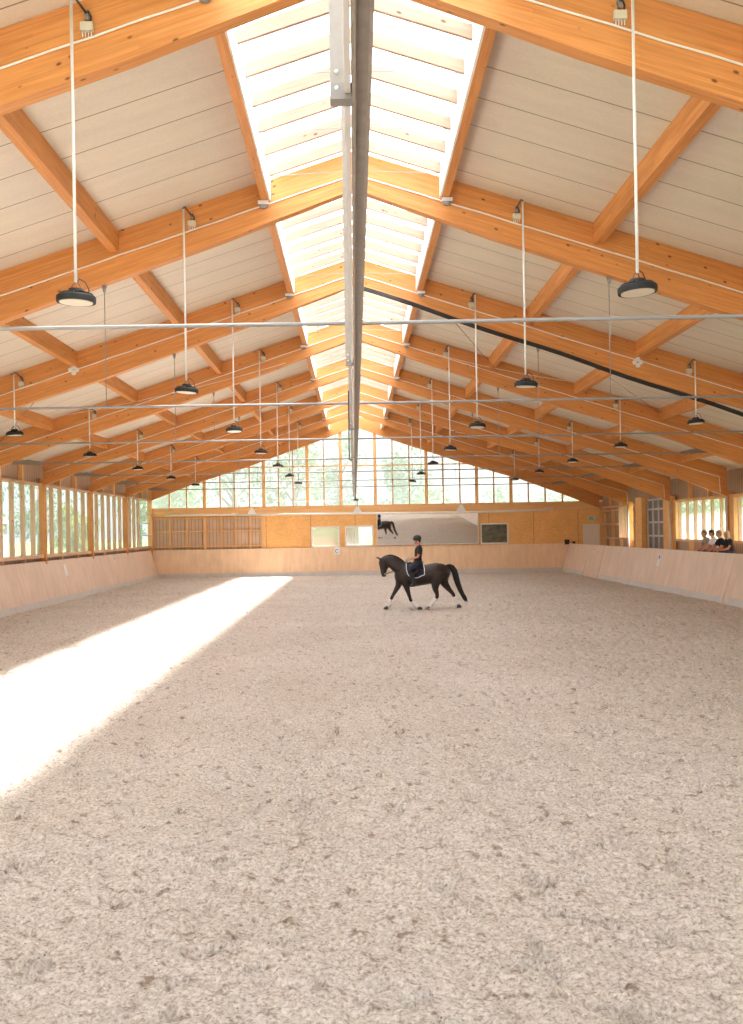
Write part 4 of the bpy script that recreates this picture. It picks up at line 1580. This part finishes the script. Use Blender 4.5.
mb.tube(head_ring(142, 430, 0.100, 0.078, 0.0), 0.011, n=6)
mb.tube(head_ring(140, 368, 0.125, 0.100, 0.5), 0.010, n=6)
for s in (-1, 1):
    mb.tube([hp(135, 360, s * 0.10), hp(140, 390, s * 0.108), hp(148, 425, s * 0.085), hp(148, 452, s * 0.066)], 0.010, n=6)
    mb.tube([hp(140, 362, s * 0.100), hp(165, 385, s * 0.10), hp(172, 408, s * 0.05), hp(170, 416, 0)], 0.008, n=6)
bridle = mb.build('bridle', M['leather'], horse)
mb = MB()
for s in (-1, 1):
    mb.lathe([(0.035, -0.004), (0.035, 0.004)], hp(150, 453, s * 0.078), 14, Matrix.Rotation(radians(90), 3, 'X'))
mb.build('bit_ring', M['steel'], bridle)
mb = MB()
for s in (-1, 1):
    a, b = hp(150, 453, s * 0.085), hp(293, 370, s * 0.10)
    mid = a.lerp(b, 0.5) + Vector((0, s * 0.10, -0.08))
    mb.tube([a, a.lerp(mid, 0.6) + Vector((0, s * 0.02, -0.01)), mid, mid.lerp(b, 0.5) + Vector((0, 0, -0.01)), b], 0.007, n=6)
mb.build('rein', M['leather'], bridle)
mb = MB()
for s in (-1, 1):
    y_ = s * 0.37
    mb.tube([hp(318, 455, y_), hp(316, 500, y_)], 0.009, n=6)
    mb.tube([hp(316, 498, y_), hp(306, 515, y_ - s * 0.02), hp(306, 527, y_), hp(330, 527, y_), hp(330, 515, y_ - s * 0.02), hp(316, 498, y_)], 0.007, n=6)
mb.build('stirrup', M['steel'], horse)


# ------------------------------------------------------------------ people
def hand_mesh(mb, wrist, d, side, curl_dir, scale=1.0):
    """palm, four bent fingers of unequal length and a thumb from the palm's side.
    d = direction of the hand, side = towards the thumb, curl_dir = palm side"""
    d, side, cd = Vector(d).normalized(), Vector(side).normalized(), Vector(curl_dir).normalized()
    s = scale
    mb.loft([(wrist, 0.018 * s, 0.026 * s), (wrist + d * 0.045 * s, 0.017 * s, 0.040 * s), (wrist + d * 0.09 * s, 0.014 * s, 0.042 * s)], 10, ref=side)
    for k, L in enumerate((0.070, 0.080, 0.074, 0.058)):
        base = wrist + d * 0.082 * s + side * (0.030 - 0.020 * k) * s
        p1 = base + d * L * 0.45 * s + cd * 0.008 * s
        p2 = p1 + (d * 0.6 + cd * 0.8).normalized() * L * 0.33 * s
        p3 = p2 + (d * -0.2 + cd * 1.0).normalized() * L * 0.28 * s
        mb.tube([base, p1, p2, p3], [0.0095 * s, 0.009 * s, 0.0085 * s, 0.007 * s], n=7)
    tb = wrist + d * 0.022 * s + side * 0.030 * s
    mb.tube([tb, tb + (d * 0.7 + side * 0.6 + cd * 0.2).normalized() * 0.034 * s, tb + (d * 0.95 + side * 0.40 + cd * 0.5).normalized() * 0.064 * s], [0.012 * s, 0.0105 * s, 0.008 * s], n=7)


def head_mesh(mb, c, f, s=1.0):
    """head with face; f = looking direction (horizontal unit vector), c = head centre"""
    f = Vector(f).normalized()
    l = Vector((0, 0, 1)).cross(f)
    R = Matrix((f, l, Vector((0, 0, 1)))).transposed()

    def P(a, b, z):
        return c + R @ Vector((a, b, z)) * s
    mb.blob(P(-0.008, 0, 0.025), 0.098 * s, 0.078 * s, 0.095 * s, 16, 12, R)
    mb.loft([(P(0.030, 0, 0.04), 0.055 * s, 0.066 * s), (P(0.034, 0, 0.0), 0.054 * s, 0.063 * s), (P(0.034, 0, -0.05), 0.046 * s, 0.052 * s), (P(0.042, 0, -0.098), 0.030 * s, 0.030 * s)], 14, ref=l)
    mb.loft([(P(0.086, 0, 0.022), 0.008 * s, 0.009 * s), (P(0.104, 0, -0.012), 0.014 * s, 0.014 * s), (P(0.098, 0, -0.024), 0.010 * s, 0.016 * s)], 8, ref=l)   # nose
    mb.blob(P(0.084, 0, -0.048), 0.010 * s, 0.022 * s, 0.006 * s, 8, 6, R)    # lips
    mb.blob(P(0.082, 0, -0.060), 0.010 * s, 0.018 * s, 0.006 * s, 8, 6, R)
    mb.blob(P(0.076, 0, 0.034), 0.012 * s, 0.05 * s, 0.008 * s, 8, 6, R)      # brow
    for q in (-1, 1):
        mb.blob(P(-0.004, q * 0.078, -0.002), 0.020 * s, 0.010 * s, 0.030 * s, 8, 6, R)   # ears
    return P, R


def eyes(P, R, s, root):
    mb = MB()
    for q in (-1, 1):
        mb.blob(P(0.080, q * 0.031, 0.014), 0.010 * s, 0.013 * s, 0.007 * s, 8, 6, R)
    mb.build('eye', M['hair_dark'], root)


# rider
rider = thing('person', 'rider in black helmet, black polo and dark breeches sitting on the dark horse', 'person', hp(352, 385))
Fd = Vector((-1, 0, 0))
mb = MB()
hc = hp(349, 244)
Pf, Rf = head_mesh(mb, hc, (-1, 0, -0.12), 1.0)
mb.loft([(hp(352, 252), 0.055, 0.05), (hp(357, 266), 0.052, 0.05), (hp(359, 280), 0.06, 0.07)], 12, ref=(0, 1, 0))
TORSO = [(361, 281, 0.06, 0.09), (361, 290, 0.095, 0.185), (359, 308, 0.115, 0.19), (357, 330, 0.105, 0.155), (355, 350, 0.10, 0.14), (354, 370, 0.12, 0.165), (353, 388, 0.13, 0.18), (351, 400, 0.10, 0.15)]
mb.loft([(hp(cx, cy), a, b) for cx, cy, a, b in TORSO], 16, ref=(0, 1, 0))
ARM, LEG = {}, {}
for s in (-1, 1):
    ARM[s] = [(hp(362, 292, s * 0.175), 0.058), (hp(361, 308, s * 0.205), 0.052), (hp(356, 330, s * 0.22), 0.044), (hp(351, 347, s * 0.225), 0.038), (hp(330, 354, s * 0.19), 0.036), (hp(306, 361, s * 0.12), 0.026), (hp(301, 363, s * 0.11), 0.024)]
    mb.tube([p for p, _ in ARM[s]], [r_ for _, r_ in ARM[s]], n=10)
    hand_mesh(mb, hp(302, 362.5, s * 0.112), (-1, -s * 0.2, -0.25), (0.1, -s * 0.2, 1), (0.2, -s * 1, -0.1), 0.95)
    LEG[s] = [(hp(352, 388, s * 0.10), 0.105), (hp(340, 397, s * 0.22), 0.098), (hp(322, 408, s * 0.31), 0.085), (hp(304, 420, s * 0.365), 0.066), (hp(299, 430, s * 0.375), 0.060),
              (hp(306, 450, s * 0.375), 0.062), (hp(314, 475, s * 0.375), 0.052), (hp(322, 500, s * 0.372), 0.040), (hp(325, 512, s * 0.372), 0.040)]
    mb.tube([p for p, _ in LEG[s]], [r_ for _, r_ in LEG[s]], n=12)
    mb.loft([(hp(333, 516, s * 0.372), 0.034, 0.036), (hp(322, 519, s * 0.372), 0.040, 0.042), (hp(308, 521, s * 0.375), 0.030, 0.046), (hp(297, 521, s * 0.378), 0.016, 0.035)], 10, ref=(0, 1, 0))
organic(mb.build('body', M['skin'], rider), 0.008, 3)
eyes(Pf, Rf, 1.0, rider)
mb = MB()
for (cx, cy, a, b) in (TORSO[0],):
    pass
mb.loft([(hp(cx, cy), a + 0.012, b + 0.012) for cx, cy, a, b in [(358, 275, 0.045, 0.05)] + TORSO[:6]], 16, ref=(0, 1, 0))
for s in (-1, 1):
    mb.tube([p for p, _ in ARM[s][:3]], [r_ + 0.016 for _, r_ in ARM[s][:3]], n=10)
organic(mb.build('polo_shirt', M['tee_black'], rider), 0.010, 3)
mb = MB()
mb.loft([(hp(cx, cy), a + 0.012, b + 0.012) for cx, cy, a, b in TORSO[5:]], 16, ref=(0, 1, 0))
for s in (-1, 1):
    mb.tube([p for p, _ in LEG[s][:6]], [r_ + 0.012 for _, r_ in LEG[s][:6]], n=12)
organic(mb.build('breeches', M['navy'], rider), 0.010, 3)
for s in (-1, 1):
    mb = MB()
    mb.tube([p for p, _ in LEG[s][5:]], [r_ + 0.014 for _, r_ in LEG[s][5:]], n=12)
    mb.loft([(hp(335, 516, s * 0.372), 0.040, 0.044), (hp(322, 519, s * 0.372), 0.050, 0.052), (hp(308, 522, s * 0.375), 0.036, 0.052), (hp(295, 522, s * 0.378), 0.020, 0.040)], 10, ref=(0, 1, 0))
    organic(mb.build('riding_boot', M['leather'], rider), 0.010, 3)
    mb = MB()
    hand_mesh(mb, hp(302, 362.5, s * 0.112), (-1, -s * 0.2, -0.25), (0.1, -s * 0.2, 1), (0.2, -s * 1, -0.1), 1.08)
    organic(mb.build('glove', M['glove'], rider), 0.006, 1)
mb = MB()
R = Matrix.Rotation(radians(-6), 3, 'Y')
mb.blob(hc + Vector((0.012, 0, 0.058)), 0.132, 0.104, 0.105, 20, 12, R)
mb.loft([(hc + Vector((-0.10, 0, 0.048)), 0.012, 0.085), (hc + Vector((-0.145, 0, 0.040)), 0.008, 0.072), (hc + Vector((-0.165, 0, 0.033)), 0.005, 0.04)], 12, ref=(0, 1, 0))
helm = mb.build('helmet', M['helmet'], rider)
organic(helm, 0.008, 2)
mb = MB()
for s in (-1, 1):
    mb.tube([hc + Vector((0.0, s * 0.085, 0.0)), hc + Vector((-0.03, s * 0.062, -0.07)), hc + Vector((-0.045, s * 0.02, -0.112)), hc + Vector((-0.045, 0, -0.115))], 0.006, n=6)
mb.build('chin_strap', M['leather'], helm)
mb = MB()
mb.loft([(hc + Vector((0.085, 0, 0.0)), 0.035, 0.05), (hc + Vector((0.095, 0, -0.04)), 0.03, 0.045), (hc + Vector((0.09, 0, -0.07)), 0.02, 0.03)], 10, ref=(0, 1, 0))
organic(mb.build('hair', M['hair_dark'], rider), 0.008, 1)


# seated spectators looking left at the rider
def spectator(x, y, label, shirt, hairm, long_hair=False, lean=0.12, turn=0.0, scale=1.0, cap=False, glasses=False):
    seat = 1.42
    root = thing('person', label, 'person', (x, y, seat))
    base = Vector((x, y, seat))
    rot = Matrix.Rotation(turn, 3, 'Z')

    def P(fx, sy, z):     # forward (towards -x), sideways, up from the seat
        v = rot @ Vector((-fx, -sy, 0))
        return base + Vector((v.x, v.y, z)) * 1.0

    s = scale
    sideax = rot @ Vector((0, 1, 0))
    fwd = rot @ Vector((-1, 0, 0))
    mb = MB()
    T_ = [(P(0.0, 0, 0.06), 0.12, 0.17), (P(0.02, 0, 0.14), 0.13, 0.175), (P(lean * 0.4, 0, 0.28 * s), 0.115, 0.15), (P(lean * 0.75, 0, 0.40 * s), 0.12, 0.17), (P(lean, 0, 0.50 * s), 0.105, 0.185), (P(lean * 1.1, 0, 0.56 * s), 0.06, 0.09)]
    mb.loft(T_, 16, ref=sideax)
    neck = P(lean * 1.15, 0, 0.56 * s)
    hcn = P(lean * 1.3 + 0.03, 0, 0.71 * s)
    mb.loft([(P(lean * 1.1, 0, 0.53 * s), 0.06, 0.065), (neck, 0.052, 0.052), (hcn + Vector((0, 0, -0.06)), 0.052, 0.052)], 12, ref=sideax)
    Pf, Rf = head_mesh(mb, hcn, rot @ Vector((-1, 0, 0)), 1.0)
    arms, legs = {}, {}
    for q in (-1, 1):
        A = [(P(lean, q * 0.175, 0.50 * s), 0.055), (P(lean + 0.01, q * 0.21, 0.43 * s), 0.052), (P(lean + 0.06, q * 0.235, 0.32 * s), 0.044), (P(lean + 0.12, q * 0.235, 0.22 * s), 0.040),
             (P(lean + 0.25, q * 0.19, 0.19), 0.036), (P(lean + 0.36, q * 0.12, 0.17), 0.027)]
        arms[q] = A
        mb.tube([p for p, _ in A], [r_ for _, r_ in A], n=10)
        hand_mesh(mb, P(lean + 0.35, q * 0.12, 0.17), fwd * 0.9 + Vector((0, 0, -0.25)), sideax * q * 1.0, (0, 0, -1))
        Lg = [(P(0.02, q * 0.09, 0.07), 0.095), (P(0.20, q * 0.12, 0.075), 0.088), (P(0.40, q * 0.14, 0.075), 0.068), (P(0.46, q * 0.14, 0.04), 0.062), (P(0.47, q * 0.14, -0.12), 0.060), (P(0.46, q * 0.14, -0.33), 0.040), (P(0.46, q * 0.14, -0.40), 0.042)]
        legs[q] = Lg
        mb.tube([p for p, _ in Lg], [r_ for _, r_ in Lg], n=12)
        mb.loft([(P(0.42, q * 0.14, -0.42), 0.035, 0.035), (P(0.50, q * 0.145, -0.43), 0.034, 0.042), (P(0.60, q * 0.15, -0.445), 0.02, 0.045)], 10, ref=sideax)
    organic(mb.build('body', M['skin'], root), 0.008, 3)
    eyes(Pf, Rf, 1.0, root)
    mb = MB()
    mb.loft([(p, a + 0.014, b + 0.014) for p, a, b in T_[1:]], 16, ref=sideax)
    for q in (-1, 1):
        mb.tube([p for p, _ in arms[q][:3]], [r_ + 0.018 for _, r_ in arms[q][:3]], n=10)
    organic(mb.build('t_shirt', shirt, root), 0.010, 3)
    mb = MB()
    mb.loft([(p, a + 0.012, b + 0.012) for p, a, b in T_[:2]] + [(T_[1][0] + Vector((0, 0, 0.04)), 0.135, 0.18)], 16, ref=sideax)
    for q in (-1, 1):
        mb.tube([p for p, _ in legs[q][:6]], [r_ + 0.012 for _, r_ in legs[q][:6]], n=12)
    organic(mb.build('trousers', M['jeans'], root), 0.010, 3)
    for q in (-1, 1):
        mb = MB()
        mb.loft([(P(0.40, q * 0.14, -0.42), 0.045, 0.045), (P(0.50, q * 0.145, -0.43), 0.042, 0.052), (P(0.62, q * 0.15, -0.445), 0.026, 0.052)], 10, ref=sideax)
        organic(mb.build('shoe', M['shoe'], root), 0.010, 2)
    mb = MB()
    mb.blob(hcn + Rf @ Vector((-0.018, 0, 0.050)), 0.106, 0.090, 0.086, 16, 10, Rf)
    mb.blob(hcn + Rf @ Vector((-0.055, 0, 0.0)), 0.070, 0.082, 0.090, 16, 10, Rf)
    if long_hair:
        mb.loft([(hcn + Rf @ Vector((-0.06, 0, -0.02)), 0.06, 0.088), (hcn + Rf @ Vector((-0.075, 0, -0.12)), 0.05, 0.095), (hcn + Rf @ Vector((-0.085, 0, -0.22)), 0.045, 0.10), (hcn + Rf @ Vector((-0.09, 0, -0.28)), 0.03, 0.085)], 12, ref=sideax)
        for q in (-1, 1):
            mb.tube([hcn + Rf @ Vector((-0.01, q * 0.082, 0.02)), hcn + Rf @ Vector((-0.01, q * 0.09, -0.08)), hcn + Rf @ Vector((0.0, q * 0.10, -0.19))], [0.03, 0.034, 0.022], n=8)
    organic(mb.build('hair', hairm, root), 0.008, 2)
    if cap:
        mb = MB()
        mb.loft([(hcn + Rf @ Vector((0.06, 0, 0.062)), 0.012, 0.07), (hcn + Rf @ Vector((0.13, 0, 0.050)), 0.008, 0.062), (hcn + Rf @ Vector((0.155, 0, 0.046)), 0.005, 0.04)], 12, ref=sideax)
        mb.blob(hcn + Rf @ Vector((-0.01, 0, 0.062)), 0.104, 0.090, 0.078, 16, 10, Rf)
        organic(mb.build('cap', M['hair_dark'], root), 0.008, 2)
    return root


bench = thing('spectator_bench', 'long timber bench behind the right kickboard carrying the four spectators', 'bench', (12.85, 35.7, 0))
MB().box(12.80, 13.40, 33.9, 37.9, 1.34, 1.40).build('seat', M['stud'], bench)
MB().box(12.22, 12.78, 33.9, 37.9, 0.90, 0.94).build('foot_board', M['stud'], bench)
for y in (34.1, 35.9, 37.7):
    MB().box(12.84, 13.36, y - 0.04, y + 0.04, -0.02, 1.34).build('leg', M['stud'], bench)
    MB().box(12.26, 12.74, y - 0.04, y + 0.04, -0.02, 0.90).build('leg', M['stud'], bench)
spectator(13.0, 34.62, 'seated woman with long blond hair and black T-shirt, rightmost of the four spectators', M['tee_black'], M['hair_blond'], True, 0.10, 0.12)
spectator(13.0, 35.22, 'seated spectator with light brown hair and black top beside the blond woman', M['tee_black'], M['hair_brown'], False, 0.14, 0.05, 1.02)
spectator(13.0, 35.84, 'seated spectator with dark hair and white T-shirt, second from the left', M['tee_white'], M['hair_dark'], False, 0.16, 0.0, 1.04, cap=True)
spectator(13.0, 36.46, 'seated spectator in taupe top and brown hair, leftmost of the four', M['tee_grey'], M['hair_brown'], False, 0.20, 0.0, 1.03)

# ------------------------------------------------------------------ outside: trees and a low house
def tree(x, y, h, r_, mat, label, trunk=0.3, n=1500, seed=0, bushy=False):
    rr = random.Random(seed)
    root = thing('tree' if not bushy else 'shrub', label, 'tree' if not bushy else 'shrub', (x, y, -0.12), 'trees outside the hall')
    mb = MB()
    zc = h * (0.62 if not bushy else 0.5)
    mb.tube([(x, y, -0.12), (x + 0.1, y, h * 0.3), (x - 0.05, y + 0.1, h * 0.75)], [0.02 * h + 0.05, 0.016 * h + 0.03, 0.03], n=8)
    for k in range(6):
        a = rr.uniform(0, 2 * pi)
        mb.tube([(x, y, h * (0.3 + 0.06 * k)), (x + cos(a) * r_ * 0.55, y + sin(a) * r_ * 0.55, h * (0.5 + 0.06 * k))], [0.012 * h, 0.02], n=6)
    mb.build('trunk', M['bark'], root)
    clumps = []
    for k in range(26):
        u = rr.uniform(-1, 1); a = rr.uniform(0, 2 * pi); q = sqrt(1 - u * u) * rr.uniform(0.5, 0.9)
        clumps.append((x + cos(a) * q * r_ * 0.8, y + sin(a) * q * r_ * 0.8, zc + u * h * (0.33 if not bushy else 0.42), r_ * rr.uniform(0.25, 0.45)))
    mb = MB()
    for k in range(n):
        cx, cy, cz, cr = rr.choice(clumps)
        d = Vector((rr.gauss(0, 1), rr.gauss(0, 1), rr.gauss(0, 1))).normalized() * cr * rr.uniform(0.6, 1.05)
        p = Vector((cx, cy, cz)) + d
        e1 = Vector((rr.gauss(0, 1), rr.gauss(0, 1), rr.gauss(0, 1))).normalized()
        e2 = e1.cross(Vector((rr.gauss(0, 1), rr.gauss(0, 1), rr.gauss(0, 1)))).normalized()
        s = rr.uniform(0.12, 0.24)
        mb.face([p - e1 * s, p + e2 * s * 0.6, p + e1 * s, p - e2 * s * 0.6])
    mb.build('foliage', mat, root)
    return root


T1 = [(-22.0, 102, 11.5, 4.4, 'leaf1', 'broad green tree, leftmost behind the end wall glazing'),
      (-15.5, 81, 10.5, 4.2, 'leaf1', 'green tree behind the left end of the end wall glazing'),
      (-11.0, 91, 12.5, 4.2, 'leaf3', 'tall dense tree behind the left third of the glazing'),
      (-5.0, 84, 11.0, 3.2, 'leaf1', 'green tree behind the glazing left of the ridge rail'),
      (-1.5, 92, 12.0, 3.2, 'leaf3', 'slim pale tree behind the glazing just left of the ridge rail'),
      (4.2, 84, 9.0, 2.8, 'leaf3', 'small round tree behind the glazing right of the ridge rail'),
      (9.0, 120, 7.5, 3.6, 'leaf1', 'distant tree low behind the glazing right of the ridge rail'),
      (18.0, 130, 7.2, 4.6, 'leaf3', 'distant broad tree behind the right half of the glazing'),
      (28.0, 138, 7.4, 5.0, 'leaf3', 'distant low tree behind the right end of the glazing'),
      (38.0, 132, 7.0, 5.0, 'leaf1', 'farthest right tree behind the glazing near the eaves')]
for k, (x, y, h, r_, mt, lab) in enumerate(T1):
    tree(x, y, h, r_, M[mt], lab, n=1700, seed=k + 1)
T2 = [(-23, 44, 5.0, 2.8, 'leaf2', 'yellow green shrub outside the nearest visible left window'),
      (-25, 52, 5.2, 3.0, 'leaf2', 'yellow green shrub outside the left windows, second from the camera'),
      (-27, 62, 5.6, 3.2, 'leaf1', 'green shrub outside the left windows, third from the camera'),
      (-21.5, 76, 4.6, 2.2, 'leaf2', 'light shrub outside the middle of the left windows'),
      (-27, 70, 7.5, 3.0, 'leaf1', 'taller green tree outside the middle left windows'),
      (-31, 98, 10.0, 3.8, 'leaf3', 'tall dark green tree outside the far left windows'),
      (-18, 96, 8.5, 3.0, 'leaf3', 'dark green tree outside the last left window'),
      (-35, 58, 7.0, 3.6, 'leaf1', 'green tree standing back from the near left windows')]
for k, (x, y, h, r_, mt, lab) in enumerate(T2):
    tree(x, y, h, r_, M[mt], lab, n=1300, seed=k + 40, bushy=h < 6)
T3 = [(24, 60, 9.0, 3.6, 'leaf3', 'pale green tree outside the right window behind the spectators'),
      (25, 72, 8.5, 3.6, 'leaf1', 'green tree outside the right wall left of the spectators window'),
      (27, 88, 9.0, 4.0, 'leaf3', 'far tree outside the last right window'),
      (22, 50, 7.0, 3.0, 'leaf1', 'near tree outside the right window at the picture edge')]
for k, (x, y, h, r_, mt, lab) in enumerate(T3):
    tree(x, y, h, r_, M[mt], lab, n=1300, seed=k + 80)
hs = thing('farm_house', 'low lilac grey house seen outside through the left windows', 'house', (-33, 92, -0.1))
MB().box(-38, -32, 74, 92, -0.12, 3.6).build('wall', M['lilac_wall'], hs)
MB().prism([(-38.6, 3.6), (-31.4, 3.6), (-35, 5.4)], 73.5, 92.5).build('roof', M['roof_tile'], hs)
for y in (77, 82, 87):
    MB().box(-32.01, -31.95, y, y + 1.4, 1.2, 2.5).build('window', M['dark_glass'], hs)
